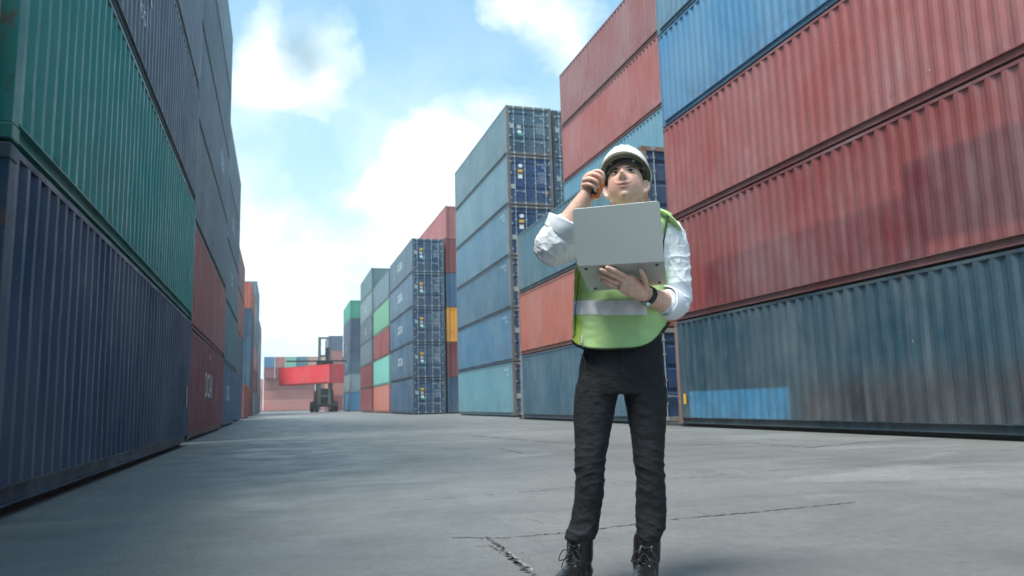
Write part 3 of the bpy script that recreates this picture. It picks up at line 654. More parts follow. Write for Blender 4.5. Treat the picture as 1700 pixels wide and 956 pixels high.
# neck, trunk, legs
neck_top = hp(0, .022, -.06); nb = Vector((0.0593,0.030,1.5097))
body.add(*tube([neck_top, (neck_top+nb)/2, nb], [(.060, .058), (.062, .060), (.068, .062)], seg=28, sub=6))
body.add(*tube([nb, (0.0408,0.020,1.3843), (0.0274,0.010,1.2050), (0.0167,0.010,1.0302), (0.0086,0.010,0.8580)], [(.09,.06), (.155,.10), (.14,.10), (.13,.09), (.14,.10)], seg=28))
body.add(*tube([(-0.0759,0.010,0.8240), (-0.1178,0.010,0.6429), (-0.1423,0.000,0.4530), (-0.1615,0.020,0.2979), (-0.1945,0.020,0.1349)], [.072, .062, .043, .040, .030], seg=20))
body.add(*tube([(0.0891,0.010,0.8189), (0.0943,0.010,0.6380), (0.0985,0.000,0.4495), (0.0912,0.020,0.2959), (0.0670,0.020,0.1004)], [.075, .065, .045, .045, .035], seg=20))
# arm holding the laptop
E1 = Vector((0.2215,0.030,1.1060)); W1 = Vector((0.1238,-0.200,1.1178))
body.add(*tube([(0.1868,0.020,1.4223), (0.2379,0.020,1.3225), (0.2389,0.030,1.1979), E1], [.055, .05, .046, .045], seg=20))
body.add(*tube([E1, E1.lerp(W1,.3), E1.lerp(W1,.7), W1], [(.045,.045), (.050,.047), (.038,.034), (.031,.025)], seg=20, side=(-.3,.3,-.9)))
SD = (-.35, .40, -.85)
body.add(*tube([W1, (0.0846,-0.250,1.1338), (0.0490,-0.285,1.1512), (0.0292,-0.297,1.1595)], [(.029,.023), (.036,.021), (.041,.017), (.038,.014)], seg=20, side=SD))
def finger(pts, r, seg=12): body.add(*tube(pts, [r*1.06, r*1.02, r*1.0, r*.80], seg=seg, sub=5, cap=1.0))
finger([(0.0455,-0.300,1.1742), (0.0172,-0.325,1.1899), (-0.0065,-0.345,1.2014), (-0.0323,-0.360,1.2115)], .0098)
finger([(0.0317,-0.298,1.1660), (-0.0031,-0.322,1.1823), (-0.0290,-0.338,1.1946), (-0.0548,-0.352,1.2049)], .0098)
finger([(0.0200,-0.290,1.1541), (-0.0129,-0.305,1.1671), (-0.0390,-0.315,1.1806), (-0.0629,-0.322,1.1920)], .0092)
finger([(0.0127,-0.280,1.1421), (-0.0138,-0.290,1.1511), (-0.0356,-0.297,1.1626), (-0.0552,-0.302,1.1742)], .0082)
finger([(0.0982,-0.245,1.1315), (0.1052,-0.275,1.1545), (0.1010,-0.305,1.1753), (0.0882,-0.335,1.1983)], .0112)
# raised arm with the radio
E2 = Vector((-0.2550,-0.170,1.3229)); W2_ = Vector((-0.0961,-0.220,1.5315))
body.add(*tube([(-0.1130,0.020,1.4318), (-0.1854,-0.070,1.3735), E2], [.055, .05, .046], seg=20))
body.add(*tube([E2, E2.lerp(W2_,.3), E2.lerp(W2_,.7), W2_], [(.046,.046), (.052,.048), (.040,.036), (.031,.026)], seg=20, side=(1,0,.5)))
body.add(*tube([W2_, (-0.0926,-0.225,1.5543), (-0.0842,-0.230,1.5816), (-0.0739,-0.235,1.5965)], [(.028,.023), (.031,.022), (.033,.021), (.028,.018)], seg=20, side=(1,0,.3)))
finger([(-0.0850,-0.245,1.6041), (-0.0562,-0.255,1.6113), (-0.0357,-0.255,1.6002), (-0.0320,-0.250,1.5797)], .0088)
finger([(-0.0969,-0.250,1.5937), (-0.0680,-0.272,1.5950), (-0.0453,-0.275,1.5806), (-0.0418,-0.265,1.5616)], .0090)
finger([(-0.1069,-0.250,1.5798), (-0.0802,-0.278,1.5749), (-0.0599,-0.280,1.5609), (-0.0540,-0.268,1.5447)], .0086)
finger([(-0.1102,-0.245,1.5621), (-0.0882,-0.270,1.5560), (-0.0701,-0.272,1.5447), (-0.0641,-0.262,1.5302)], .0078)
finger([(-0.0817,-0.215,1.5416), (-0.0622,-0.205,1.5627), (-0.0472,-0.205,1.5813), (-0.0370,-0.210,1.5964)], .0108)
bme = remeshed('person_body', body, .0026, 2)
# skin tint per vertex: lips, stubble; hollow shade painted at nostrils, mouth line, eye sockets
ca = bme.color_attributes.new('tint', 'FLOAT_COLOR', 'POINT'); inv = HR.inverted(); hc = HC
for v, c in zip(bme.vertices, ca.data):
    q = inv @ (v.co-hc); k = [.74, .44, .345]
    if q.length < .17:
        if q.y < -.04:
            q.z -= .0045*(q.x/.02)**2 if abs(q.x) < .035 and q.z < -.04 else 0; lip = gs(q.x, .025)*max(gs(q.z+.0535, .0045), gs(q.z+.064, .0055)); lip = min(1, lip*1.2)
            k = [a*(1-lip)+b*lip for a, b in zip(k, (.42, .17, .15))]
            mo = gs(q.x, .022)*gs(q.z+.0590, .0024); k = [a*(1-.85*mo) for a in k]
            no = (gs(q.x-.0085, .0032)+gs(q.x+.0085, .0032))*gs(q.z+.0385, .0028); k = [a*(1-.85*min(1, no)) for a in k]
            ey = (gs(q.x-.032, .016)+gs(q.x+.032, .016))*gs(q.z-.012, .008); k = [a*(1-.35*ey) for a in k]
        st = sm(-.045, -.085, q.z)*.13; k = [k[0]*(1-st), k[1]*(1-st*.8), k[2]*(1-st*.6)]
        ck = .22*(gs(q.x-.045, .02)+gs(q.x+.045, .02))*gs(q.z+.03, .02); k = [k[0], k[1]*(1-ck*.5), k[2]*(1-ck*.5)]
    c.color = (*k, 1)
M_SKIN = mat('skin', (.6, .38, .28), .5, var=.13, vscale=55, bump=.25, bscale=260)
tn = M_SKIN.node_tree; at = tn.nodes.new('ShaderNodeVertexColor'); at.layer_name = 'tint'; bs = tn.nodes['Principled BSDF']
sc_ = [n for n in tn.nodes if n.type == 'VECT_MATH'][0]; tn.links.new(at.outputs[0], sc_.inputs[0])
bs.inputs['Subsurface Weight'].default_value = .12; bs.inputs['Subsurface Radius'].default_value = (.012, .005, .003)
obj('body', bme, M_SKIN, man)
M_HAIR = mat('brown_hair', (.055, .032, .02), .7, var=.3, vscale=120, bump=.4, bscale=300)
M_EYEW = mat('eye_white', (.40, .37, .36), .45); M_IRIS = mat('iris', (.012, .010, .008), .5, spec=.2); M_LASH = mat('lash', (.03, .02, .015), .8)
for sx in (-1, 1):
    ex, ez = sx*.031, .011
    g = Geo(); n = 14
    ctr = hp(ex, -.0795, ez)
    for (a_, b_, off, nm, m_, ox, oz) in ((.0145, .0050, 0, 'eye', M_EYEW, 0, 0), (.0056, .0049, -.0035, 'iris', M_IRIS, .0028, .0012)):
        V = []; F = []
        for j in range(7):
            for i in range(n):
                r_ = math.sin(math.pi/2*j/6); V.append(hp(ex+ox+a_*r_*math.cos(2*math.pi*i/n), -.0795+off-.004*math.cos(math.pi/2*j/6)+abs(ex+a_*r_*math.cos(2*math.pi*i/n)*1.0)*0, ez+oz+b_*r_*math.sin(2*math.pi*i/n)))
        for j in range(6):
            for i in range(n): F.append((j*n+i, j*n+(i+1) % n, (j+1)*n+(i+1) % n, (j+1)*n+i))
        e_ = obj(nm, mesh(nm, Geo().add(V, F), True), m_, man if nm == 'eye' else eye_)
        if nm == 'eye': eye_ = e_
    obj('upper_lid', mesh('upper_lid', Geo().add(*tube([hp(ex-.014, -.0790, ez+.001), hp(ex-.006, -.0835, ez+.0058), hp(ex+.006, -.0835, ez+.0058), hp(ex+.014, -.0785, ez+.001)], [.0014, .0026, .0026, .0014], seg=8)), True), M_LASH, man)
    obj('eyebrow', mesh('eyebrow', Geo().add(*tube([hp(ex-sx*.016, -.0885, ez+.0140), hp(ex, -.0888, ez+.0180), hp(ex+sx*.013, -.0830, ez+.0180), hp(ex+sx*.022, -.0745, ez+.0125)], [(.0018,.0030), (.0022,.0038), (.0020,.0030), (.0012,.0016)], seg=8)), True), M_HAIR, man)
# hair at the temples and the back of the head
g = Geo()
for sx in (-1, 1):
    g.add(*tube([hp(sx*.068, -.030, .052), hp(sx*.073, -.014, .030), hp(sx*.073, -.008, .012)], [(.007,.010), (.005,.008), (.003,.005)], seg=12, side=(1,0,0)))
    g.add(*tube([hp(sx*.066, .02, .06), hp(sx*.069, .04, .03), hp(sx*.058, .055, -.02)], [(.012,.03), (.012,.026), (.008,.015)], seg=12, side=(1,0,0)))
g.add(*tube([hp(0, .070, .06), hp(0, .088, .01), hp(0, .072, -.035)], [(.06,.02), (.055,.016), (.035,.010)], seg=16, side=(1,0,0)))
obj('hair', remeshed('hair', g, .003, 2, lambda co, n: .0012*nz(co, 260)), M_HAIR, man)
# --- hard hat
M_HELM = mat('white_helmet_plastic', (.80, .79, .75), .30, var=.04, vscale=9); M_HELMIN = mat('helmet_underside', (.74, .71, .62), .6)
V = []; F = []; n = 56; rows = 16
def dome(th, ph):
    c, s = math.cos(th), math.sin(th); r_ = math.sin(ph)
    a_, b_f = .104, .128
    x = a_*r_*c; y = b_f*r_*s+.004; z = .124*math.cos(ph)+.040
    rid = .007*(gs(x, .010)+.8*gs(x-.026, .006)+.8*gs(x+.026, .006))*sm(1.45, .9, ph)
    return x, y, z+rid
for j in range(rows+1):
    ph = math.pi/2*j/rows
    for i in range(n): V.append(dome(2*math.pi*i/n, max(ph, .001)))
for j in range(3):   # skirt and brim: reaches forward at the front
    for i in range(n):
        th = 2*math.pi*i/n; c, s = math.cos(th), math.sin(th); fr = max(0, -s)**1.5
        k_ = (j+1)/3
        V.append((.104*c*(1+.045*k_), (.128*s+.004)+(-.034*fr*k_ if s < 0 else .006*k_*s), .040-.012*k_-.012*fr*k_))
for j in range(rows+3):
    for i in range(n): F.append((j*n+i, j*n+(i+1) % n, (j+1)*n+(i+1) % n, (j+1)*n+i))
HT_R = Euler((R(-3), 0, 0)).to_matrix()
def HT(q):
    v = HT_R @ Vector(q); return hp(v.x, v.y, v.z+.034)
me = mesh('shell', Geo().add([HT(q) for q in V], F), True)
hs = obj('hard_hat', me, M_HELM, man); md = hs.modifiers.new('thick', 'SOLIDIFY'); md.thickness = .0035; md.offset = -1; md.material_offset = 1; me.materials.append(M_HELMIN)
V = []; F = []
for j, (zz, k_) in enumerate(((.030, .835), (.008, .815))):
    for i in range(n):
        th = 2*math.pi*i/n; V.append(HT((.104*k_*math.cos(th), .122*k_*math.sin(th)-.003, zz-.012*max(0, math.sin(th))-(.010*abs(math.cos(th))**3 if j else 0))))
for i in range(n): F.append((i, (i+1) % n, n+(i+1) % n, n+i))
M_BAND = mat('black_headband', (.018, .018, .02), .5)
hb = obj('headband', mesh('headband', Geo().add(V, F), True), M_BAND, hs); md = hb.modifiers.new('thick', 'SOLIDIFY'); md.thickness = .003; md.offset = 0
for a in (-122, -58, -22, -158):
    th = R(a); p_ = HT((.104*.815*math.cos(th), .122*.815*math.sin(th)-.003, .018)); q_ = HT((.104*.855*math.cos(th), .122*.855*math.sin(th)-.003, .018))
    obj('stud', mesh('stud', Geo().cyl(p_, q_, .0035, 10)), M_WHITE, hb)
# --- shirt
sg = Geo()
sg.add(*loft([(1.5256,0.0548,0.030,0.0803,0.062), (1.4996,0.0542,0.030,0.1391,0.085), (1.4558,0.0528,0.020,0.1771,0.105), (1.3830,0.0467,0.015,0.1838,0.115), (1.2553,0.0333,0.010,0.1753,0.118), (1.1297,0.0238,0.010,0.1659,0.112), (1.0177,0.0186,0.010,0.1602,0.108), (0.9438,0.0128,0.010,0.1524,0.100)], seg=40, n=2.3))
sg.add(*tube([(0.1900,0.020,1.4375), (0.2271,0.020,1.3944), (0.2417,0.025,1.2979), (0.2437,0.030,1.1977), (0.2374,0.035,1.1234), (0.2141,-0.010,1.1040), (0.1927,-0.055,1.1093)], [.064, .065, .061, .060, .063, .061, .058], seg=28))
sg.add(*tube([(-0.1125,0.020,1.4447), (-0.1854,-0.070,1.3735), (-0.2508,-0.160,1.3295), (-0.2259,-0.185,1.3623), (-0.1954,-0.190,1.4034)], [.070, .072, .070, .074, .068], seg=28))
def shirt_disp(co, n):
    w = .004*nz((co[0]*1.0, co[1], co[2]*1.7), 13) - .003
    r_ = max(0, 1-abs(nz((co[0]*.7, co[1], co[2]*1.5), 9, 7))*6)**1.6
    r2 = max(0, 1-abs(nz((co[0]*1.7+co[2]*.6, co[1], co[2]*.7), 13, 17))*6)**1.6
    r3 = max(0, 1-abs(nz((co[0], co[1], co[2]*2.2), 19, 27))*5)**2
    return w + .0050*r_ + .0040*r2 + .0018*r3
M_SHIRT = mat('white_cotton_shirt', (.78, .79, .84), .85, bump=.10, bscale=160, spec=.2)
shirt = obj('shirt', remeshed('shirt', sg, .0036, 2, shirt_disp), M_SHIRT, man)
# rolled cuffs
for nm, pts, rd in (('cuff', [(0.2091,-0.015,1.1061), (0.1956,-0.045,1.1079), (0.1802,-0.070,1.1128)], [.060, .062, .060]), ('cuff', [(-0.2132,-0.186,1.3809), (-0.1954,-0.190,1.4034), (-0.1799,-0.193,1.4287)], [.068, .076, .080])):
    g = Geo().add(*tube(pts, rd, seg=28, flat=True)); g.f = g.f[:-2]
    o = obj(nm, mesh(nm, g, True), M_SHIRT, shirt); md = o.modifiers.new('thick', 'SOLIDIFY'); md.thickness = .006; md.offset = 1
    for v in o.data.vertices: v.co += Vector(v.normal)*(.004*nz(v.co, 30))
# --- vest
VR = [(1.5089,0.0725,0.030,0.1189,0.080), (1.4871,0.0683,0.025,0.1662,0.100), (1.4508,0.0499,0.020,0.1896,0.120), (1.3829,0.0293,0.010,0.1813,0.132), (1.2807,0.0158,0.005,0.1842,0.136), (1.1791,0.0122,0.000,0.1892,0.134), (1.0793,0.0076,0.000,0.1909,0.130), (1.0051,0.0029,0.000,0.1915,0.130), (0.9313,-0.0017,0.000,0.1873,0.132)]
zt = VR[0][0]
def vest_ring(z):
    for i in range(len(VR)-1):
        if VR[i][0] >= z >= VR[i+1][0]:
            t_ = (VR[i][0]-z)/(VR[i][0]-VR[i+1][0]); return [a*(1-t_)+b*t_ for a, b in zip(VR[i], VR[i+1])]
    return VR[-1] if z < VR[-1][0] else VR[0]
zlow = (0.0140,-0.130,0.9250)[2]; zr = (0.1602,0.000,1.0334)[2]; zl = (-0.1877,0.000,0.9727)[2]
def hem(th):   # th: angle, -90deg = front centre, 0 = his left (image right), 180 = image left
    c, s = math.cos(th), math.sin(th)
    side_ = zr if c > 0 else zl
    f = abs(c)**3.0
    return zlow*(1-f)+side_*f if s < 0 else side_*f+(zlow+.0)*(1-f)
def vest_pt(th, z, off=0.0):
    q = vest_ring(z); c, s = math.cos(th), math.sin(th); n_ = 2.35; w_ = .0060*nz((c*.2, s*.2, z*.8), 14, 4)+.0045*nz((c*.14, s*.14, z*2.2), 26, 9)+.003*nz((c*.5, s*.5, z*.5), 22, 1)
    k = sm(zt-.03, zlow, z); fl = .004*k*math.sin(th*5+1)
    return (q[1]+(q[3]+off+w_+fl)*math.copysign(abs(c)**(2/n_), c), q[2]+(q[4]+off+w_+fl)*math.copysign(abs(s)**(2/n_), s), z)
def vest_grid(t0, t1, za, zb, nt_, nz_, off=0.0, closed=False):
    g = Geo(); V = []
    m_ = nt_ if closed else nt_+1
    for j in range(nz_+1):
        for i in range(m_):
            th = t0+(t1-t0)*i/nt_; a = za(th); b = zb(th); V.append(vest_pt(th, a+(b-a)*j/nz_, off))
    F = [(j*m_+i, j*m_+(i+1) % m_, (j+1)*m_+(i+1) % m_, (j+1)*m_+i) for j in range(nz_) for i in range(nt_)]
    return g.add(V, F)
def vest_mat():
    m = bpy.data.materials.new('hi_vis_mesh'); m.use_nodes = True; t = m.node_tree; L = t.links.new; b = t.nodes['Principled BSDF']
    tcn = t.nodes.new('ShaderNodeTexCoord')
    n = t.nodes.new('ShaderNodeTexNoise'); n.inputs['Scale'].default_value = 9; n.inputs['Detail'].default_value = 3; L(tcn.outputs['Object'], n.inputs[0])
    mx_ = t.nodes.new('ShaderNodeMix'); mx_.data_type = 'RGBA'; L(n.outputs[0], mx_.inputs[0]); mx_.inputs[6].default_value = (.40, .62, .20, 1); mx_.inputs[7].default_value = (.62, .80, .44, 1)
    # fine knitted mesh
    w = t.nodes.new('ShaderNodeTexWave'); w.wave_type = 'BANDS'; w.bands_direction = 'X'; w.inputs['Scale'].default_value = 60; L(tcn.outputs['Object'], w.inputs[0])
    w2 = t.nodes.new('ShaderNodeTexWave'); w2.wave_type = 'BANDS'; w2.bands_direction = 'Z'; w2.inputs['Scale'].default_value = 60; L(tcn.outputs['Object'], w2.inputs[0])
    s_ = mth(t, 'MULTIPLY', w.outputs['Fac'], w2.outputs['Fac'])
    m2 = t.nodes.new('ShaderNodeMix'); m2.data_type = 'RGBA'; m2.blend_type = 'MULTIPLY'; L(mth(t, 'MULTIPLY', s_, .35), m2.inputs[0]); L(mx_.outputs[2], m2.inputs[6]); m2.inputs[7].default_value = (.5, .75, .4, 1)
    b.inputs['Alpha'].default_value = .90
    L(m2.outputs[2], b.inputs['Base Color']); b.inputs['Roughness'].default_value = .7; b.inputs['Specular IOR Level'].default_value = .25
    bp = t.nodes.new('ShaderNodeBump'); bp.inputs['Strength'].default_value = .25; bp.inputs['Distance'].default_value = .002; L(s_, bp.inputs['Height']); L(bp.outputs[0], b.inputs['Normal'])
    return m
M_VEST = vest_mat(); M_TRIM = mat('black_binding', (.015, .016, .016), .8); M_REFL = mat('reflective_tape', (.84, .82, .87), .5, .0, var=.15, vscale=25, bump=.25, bscale=60)
M_VSIDE = mat('yellow_side_panel', (.46, .62, .11), .7, var=.12, vscale=8)
vest = obj('safety_vest', mesh('safety_vest', vest_grid(0, 2*math.pi, lambda t_: zt, hem, 96, 60, closed=True), True), M_VEST, man)
md = vest.modifiers.new('thick', 'SOLIDIFY'); md.thickness = .003; md.offset = 1
zb0, zb1 = (-0.0596,-0.130,1.1208)[2], (-0.0621,-0.130,1.0633)[2]
tb0, tb1 = R(180), R(180+118)
bandz = lambda dz_: (lambda th: dz_ - .020*sm(R(180), R(300), th))
obj('reflective_band', mesh('reflective_band', vest_grid(tb0-R(60), tb1, bandz(zb0+.012), bandz(zb1+.012), 50, 5, .005), True), M_REFL, vest)
obj('side_panel', mesh('side_panel', vest_grid(R(150), R(222), lambda t_: zt-.10, lambda t_: hem(t_)+.002, 20, 40, .0042), True), M_VSIDE, vest)
hp_ = [vest_pt(R(a), hem(R(a)), .004) for a in range(0, 360, 4)]; hp_.append(hp_[0])
obj('binding', mesh('binding', Geo().add(*tube(hp_, [.0035]*len(hp_), seg=8, sub=1)), True), M_TRIM, vest)
obj('binding', mesh('binding', Geo().add(*tube([vest_pt(R(222), zt-.10-.004*k, .006) for k in range(3)]+[vest_pt(R(222-k*1.2), zt-.12-k*.03, .006) for k in range(0, 12)]+[vest_pt(R(206-k*5), hem(R(206-k*5))+.03-.005*k, .006) for k in range(5)], [.0014]*20, seg=6, sub=1)), True), M_TRIM, vest)
obj('binding', mesh('binding', Geo().add(*tube([(0.2491,-0.045,1.4246), (0.2352,-0.055,1.4457), (0.2154,-0.075,1.4572), (0.2100,-0.105,1.4332), (0.1991,-0.125,1.3826), (0.1890,-0.125,1.3271), (0.1857,-0.110,1.2523)], [.004]*7, seg=8)), True), M_TRIM, vest)
g = Geo().add(*tube([(0.1631,0.010,1.4985), (0.1940,0.000,1.4839), (0.2248,0.000,1.4616), (0.2507,0.010,1.4317)], [(.075,.012), (.080,.014), (.078,.014), (.070,.010)], seg=20, side=(0,1,0)))
obj('shoulder_strap', mesh('shoulder_strap', g, True), M_VEST, vest)
obj('care_label', mesh('care_label', Geo().add([vest_pt(R(224+a), hem(R(224))+.014+b, .007) for a, b in ((0,0),(3,0),(3,.03),(0,.03))], [(0,1,2,3)])), M_WHITE, vest)
# --- trousers
tg = Geo()
tg.add(*loft([(0.9906,0.0149,0.010,0.1625,0.105), (0.9438,0.0127,0.010,0.1622,0.108), (0.8705,0.0030,0.012,0.1728,0.116), (0.7974,-0.0017,0.015,0.1785,0.116), (0.7488,-0.0052,0.012,0.1792,0.106)], seg=44, n=2.4))
tg.add(*loft([(0.9051,-0.0751,0.012,0.0663,0.080), (0.8489,-0.0862,0.012,0.0821,0.098), (0.7758,-0.0992,0.010,0.0916,0.100), (0.7153,-0.1103,0.010,0.0902,0.096), (0.6430,-0.1205,0.008,0.0827,0.090), (0.5573,-0.1297,0.000,0.0713,0.080), (0.4892,-0.1393,-0.010,0.0661,0.072), (0.4301,-0.1418,-0.008,0.0612,0.068), (0.3584,-0.1477,0.004,0.0613,0.070), (0.2990,-0.1601,0.012,0.0613,0.068), (0.2407,-0.1732,0.012,0.0624,0.066), (0.2042,-0.1877,0.008,0.0683,0.070), (0.1810,-0.1922,0.008,0.0623,0.066)], seg=32, n=2.15))
tg.add(*loft([(0.8995,0.0857,0.012,0.0653,0.080), (0.8432,0.0913,0.012,0.0832,0.098), (0.7703,0.0923,0.010,0.0901,0.100), (0.7099,0.0952,0.010,0.0862,0.096), (0.6381,0.0951,0.008,0.0775,0.090), (0.5529,0.0953,0.000,0.0676,0.080), (0.4855,0.0927,-0.010,0.0636,0.072), (0.4269,0.0957,-0.008,0.0599,0.068), (0.3559,0.0948,0.004,0.0623,0.070), (0.2970,0.0920,0.012,0.0647,0.068), (0.2278,0.0872,0.012,0.0610,0.068), (0.1986,0.0821,0.008,0.0526,0.066), (0.1734,0.0773,0.008,0.0444,0.060)], seg=32, n=2.15))
zk = (-0.0198,0.000,0.4559)[2]; za_ = (-0.0309,0.000,0.2187)[2]; zc_ = (-0.0045,0.000,0.7850)[2]
def trouser_disp(co, n):
    z = co[2]; kn = gs(z-zk, .075)+.8*gs(z-za_, .06)+.45*gs(z-zc_, .07)
    ph = nz((co[0], co[1], co[2]*.5), 7, 2)*2.4
    fold = math.sin((z*150)+ph*5+co[0]*26)
    fold = max(0, fold)**1.5
    return -.003+kn*(.0036*fold*(.4+1.2*abs(nz(co, 11, 5))*2)-.0010) + .0028*nz((co[0], co[1], co[2]*1.6), 22) + .0018*nz((co[0], co[1], co[2]*2.6), 46)
M_TROU = mat('charcoal_trousers', (.015, .0165, .020), .82, var=.18, vscale=30, bump=.25, bscale=240, spec=.35)
tr = obj('trousers', remeshed('trousers', tg, .005, 3, trouser_disp), M_TROU, man)
# pocket seams and fly
for pts in ([(-0.1535,-0.085,0.9122), (-0.1376,-0.100,0.8726), (-0.1488,-0.100,0.8302)], [(0.1615,-0.085,0.9107), (0.1448,-0.100,0.8727), (0.1616,-0.090,0.8302)], [(0.0088,-0.120,0.9140), (0.0080,-0.122,0.8481), (-0.0020,-0.110,0.7831)]):
    obj('seam', mesh('seam', Geo().add(*tube(pts, [.0018]*3, seg=6)), True), M_TRIM, tr)
# --- boots
M_BOOT = mat('black_leather', (.012, .012, .014), .30, var=.2, vscale=18, bump=.35, bscale=40); M_LACE = mat('boot_laces', (.02, .02, .022), .8); M_SOLE = mat('rubber_sole', (.02, .02, .02), .9)
def boot(cx, cy, dirx, diry, shaft):
    d = Vector((dirx, diry, 0)).normalized(); sd_ = Vector((-d.y, d.x, 0)); c = Vector((cx, cy, 0))
    g = Geo(); g.add(*tube(shaft + [c+Vector((0, 0, .11))+d*.005, c+Vector((0, 0, .055))+d*.0], [.054, .053, (.052,.054), (.044,.058), (.040,.062)], seg=26, side=tuple(sd_)))
    g.add(*tube([c-d*.045+Vector((0,0,.050)), c+d*.03+Vector((0,0,.058)), c+d*.10+Vector((0,0,.050)), c+d*.17+Vector((0,0,.042))], [(.038,.038), (.042,.046), (.047,.036), (.042,.028)], seg=24, side=tuple(sd_)))
    bt = obj('boot', remeshed('boot', g, .004, 3, lambda co, n: .0016*nz(co, 38)), M_BOOT, man)
    g = Geo(); g.add(*tube([c-d*.05+Vector((0,0,.013)), c+d*.03+Vector((0,0,.013)), c+d*.11+Vector((0,0,.013)), c+d*.175+Vector((0,0,.013))], [(.042,.013), (.043,.013), (.050,.013), (.046,.013)], seg=24, side=tuple(sd_)))
    obj('sole', mesh('sole', g, True), M_SOLE, bt)
    # lacing up the front
    lac = Geo(); eye = []
    f0 = c+d*.075+Vector((0,0,.090)); f1 = c+d*.052+Vector((0,0,.13)); f2 = Vector(shaft[0])+d*.056-Vector((0,0,.02))
    path = [f0, f0.lerp(f1, .5), f1, f1.lerp(f2, .33), f1.lerp(f2, .66), f2]
    for i in range(len(path)):
        wd = .020; a = path[i]-sd_*wd-d*.004; b = path[i]+sd_*wd-d*.004
        lac.add(*tube([a, path[i]+d*.004, b], [.0022]*3, seg=6))
        if i < len(path)-1:
            a2 = path[i+1]-sd_*wd; b2 = path[i+1]+sd_*wd
            lac.add(*tube([a, (a+b2)/2+d*.008, b2], [.0022]*3, seg=6)); lac.add(*tube([b, (b+a2)/2+d*.009, a2], [.0022]*3, seg=6))
        for q in (a, b): eye.append(q)
    k0 = f1.lerp(f2, .25)+d*.006
    for s_ in (-1, 1):
        lac.add(*tube([k0, k0+sd_*s_*.03+d*.02+Vector((0,0,.01)), k0+sd_*s_*.05+d*.02-Vector((0,0,.03)), k0+sd_*s_*.02+d*.015-Vector((0,0,.02)), k0], [.0022]*5, seg=6))
        lac.add(*tube([k0, k0+sd_*s_*.02+d*.025-Vector((0,0,.02)), k0+sd_*s_*.035+d*.03-Vector((0,0,.055))], [.0022]*3, seg=6))
    obj('laces', mesh('laces', lac, True), M_LACE, bt)
    g = Geo()
    for q in eye: g.cyl(q-d*.002, q+d*.004, .0042, 8)
    obj('eyelets', mesh('eyelets', g), M_GALV, bt)
fa = (-0.2015,0.030,0.0291); fb = (0.0614,0.030,0.0300)
boot(fa[0], .03, -.42, -1, [(-0.1919,0.012,0.1896), (-0.1978,0.020,0.1118)])
boot(fb[0], .03, -.10, -1, [(0.0710,0.012,0.1819), (0.0649,0.020,0.1050)])
# --- wrist watch
wd_ = (W1-Vector((0.0846,-0.250,1.1338))).normalized(); wc = W1.lerp(Vector((0.0846,-0.250,1.1338)), .12)
g = Geo(); V = []; F = []
sA = Vector(SD); sA = (sA-sA.dot(wd_)*wd_).normalized(); sB = wd_.cross(sA)
for j in range(2):
    for i in range(28):
        a = 2*math.pi*i/28; V.append(wc+wd_*(.010 if j else -.010)+sA*(.0335*math.cos(a))+sB*(.0285*math.sin(a)))
for i in range(28): F.append((i, (i+1) % 28, 28+(i+1) % 28, 28+i))
watch = obj('wristwatch', mesh('wristwatch', g.add(V, F), True), mat('watch_strap', (.02, .02, .022), .5), man); md = watch.modifiers.new('t', 'SOLIDIFY'); md.thickness = .004; md.offset = 1
ax = (sA*.85+Vector((0,-.5,-.3))).normalized(); ax = (ax-ax.dot(wd_)*wd_).normalized()
obj('watch_case', mesh('watch_case', Geo().cyl(wc+ax*.030, wc+ax*.041, .018, 24)), mat('watch_steel', (.5, .54, .52), .35, .6), watch)

def man_thing(name, off, label, cat):
    o = empty(name, (0,0,0)); Mm = Matrix.Translation(Vector((1.3284,2.9112,0))) @ Matrix.Rotation(-0.4281, 4, 'Z') @ Matrix.Translation(Vector(off)); o.matrix_world = Mm
    return tag(o, label, cat)
# --- laptop
def slab(c00, c10, c11, c01, th, r=.012, off=(0,0,0)):
    c00, c10, c11, c01 = [Vector(q)-Vector(off) for q in (c00, c10, c11, c01)]
    nrm = (c10-c00).cross(c01-c00).normalized(); w = (c10-c00).length; h = (c01-c00).length; uv = []
    for (cx_, cy_, a0) in ((r, r, 180), (w-r, r, 270), (w-r, h-r, 0), (r, h-r, 90)):
        for k in range(7): a = R(a0+15*k); uv.append(((cx_+r*math.cos(a))/w, (cy_+r*math.sin(a))/h))
    bl = lambda u, v: (c00*(1-u)+c10*u)*(1-v)+(c01*(1-u)+c11*u)*v
    n = len(uv); V = [bl(*q) for q in uv]+[bl(*q)+nrm*th for q in uv]
    F = [tuple(range(n)), tuple(range(2*n-1, n-1, -1))]+[(i, (i+1) % n, n+(i+1) % n, n+i) for i in range(n)]
    return Geo().add(V, F), bl, nrm
hl, hr_ = (-0.1427,-0.360,1.2216), (0.1758,-0.360,1.2232)
bl_, br_ = (-0.1073,-0.150,1.1540), (0.1931,-0.150,1.1687)
tl_, tr_ = (-0.1493,-0.415,1.4260), (0.1673,-0.415,1.4378)
off = (Vector(hl)+Vector(hr_))/2
lap = man_thing('laptop', off, 'open silver laptop held on the man\'s hand, lid towards the camera', 'laptop')
M_ALU = mat('brushed_aluminium', (.53, .54, .525), .45, .3, var=.03, bump=.03, bscale=400); M_KEYS = mat('keyboard_black', (.02, .02, .02), .6)
M_SCRN = mat('laptop_screen', (.03, .04, .05), .2)
g, blid, nl = slab(hl, hr_, tr_, tl_, -.006, .012, off); lid = obj('lid', mesh('lid', g, bevel=.0008), M_ALU, lap)
g, bbase, nb_ = slab(hl, hr_, br_, bl_, .011, .010, off); base = obj('base', mesh('base', g, bevel=.0008), M_ALU, lap)
upv = nb_ if nb_.z > 0 else -nb_
sgn = 1 if nb_.z > 0 else -1
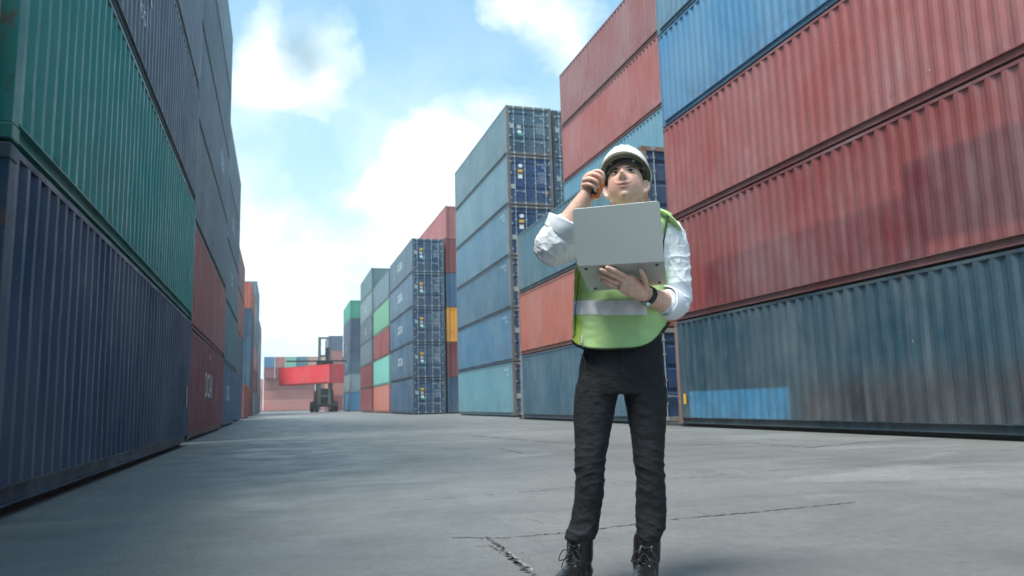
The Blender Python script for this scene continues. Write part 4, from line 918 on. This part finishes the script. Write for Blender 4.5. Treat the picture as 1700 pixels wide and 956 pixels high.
if sgn < 0:
    g, bbase, nb_ = slab(hl, hr_, br_, bl_, -.011, .010, off); base.data = mesh('base', g, bevel=.0008); base.data.materials.append(M_ALU)
for u, v in ((.09, .11), (.91, .11), (.09, .89), (.91, .89)):
    p_ = bbase(u, v); obj('rubber_foot', mesh('rubber_foot', Geo().cyl(p_+upv*.002, p_-upv*.0025, .0065, 14)), M_KEYS, base)
g2, b2, n2 = slab(bbase(.08, .10)+off+upv*.0112, bbase(.92, .10)+off+upv*.0112, bbase(.92, .55)+off+upv*.0112, bbase(.08, .55)+off+upv*.0112, .0006, .004, off); obj('keyboard', g2, M_KEYS, base)
yb = Vector((0, 1, 0)); q4 = [blid(u, v)+off+yb*.0085 for u, v in ((.05,.06),(.95,.06),(.95,.94),(.05,.94))]
g3, _, _ = slab(*q4, .0006, .003, off); obj('screen', g3, M_SCRN, lid)
# --- handheld radio in the raised hand
ra, rb = Vector((-0.0417,-0.238,1.5789)), Vector((-0.0705,-0.238,1.5081)); off = rb
rad = man_thing('handheld_radio', off, 'small orange and black handheld radio in the man\'s raised hand', 'radio')
dd = (ra-rb).normalized(); sx_ = Vector((0, 1, 0)).cross(dd).normalized(); yy = sx_.cross(dd)
def rbox(u0, u1, v0, v1, w0, w1):
    V = [sx_*a+yy*b+dd*c for c in (w0, w1) for b in (v0, v1) for a in (u0, u1)]
    return Geo().add(V, [(0,2,3,1),(4,5,7,6),(0,1,5,4),(2,6,7,3),(0,4,6,2),(1,3,7,5)])
ln = (ra-rb).length
obj('case', mesh('case', rbox(-.016, .016, -.016, .016, 0, ln), bevel=.004), mat('radio_orange', (.75, .16, .03), .45), rad)
obj('grip', mesh('grip', rbox(-.0185, .005, -.0185, .0185, .008, ln*.8), bevel=.004), mat('radio_black', (.02, .022, .022), .5), rad)
obj('button', mesh('button', rbox(.004, .012, -.0195, -.0150, ln*.28, ln*.42), bevel=.001), M_BLK, rad)
obj('antenna', mesh('antenna', Geo().cyl(dd*ln, dd*(ln+.055), .004, 8, .003)), M_BLK, rad)

# ------------------------------------------------------------------ haze
hm_ = bpy.data.materials.new('thin_haze'); hm_.use_nodes = True; t = hm_.node_tree; t.nodes.clear()
pv = t.nodes.new('ShaderNodeVolumePrincipled'); pv.inputs['Color'].default_value = (.93, .97, 1.0, 1); pv.inputs['Density'].default_value = HAZE; pv.inputs['Anisotropy'].default_value = .2
mo = t.nodes.new('ShaderNodeOutputMaterial'); t.links.new(pv.outputs[0], mo.inputs['Volume'])
if HAZE > 0:
    tag(obj('haze', mesh('haze', Geo().box(-310, 310, -70, 430, -1, 22)), hm_), 'thin pale haze over the yard', 'haze', kind='stuff')
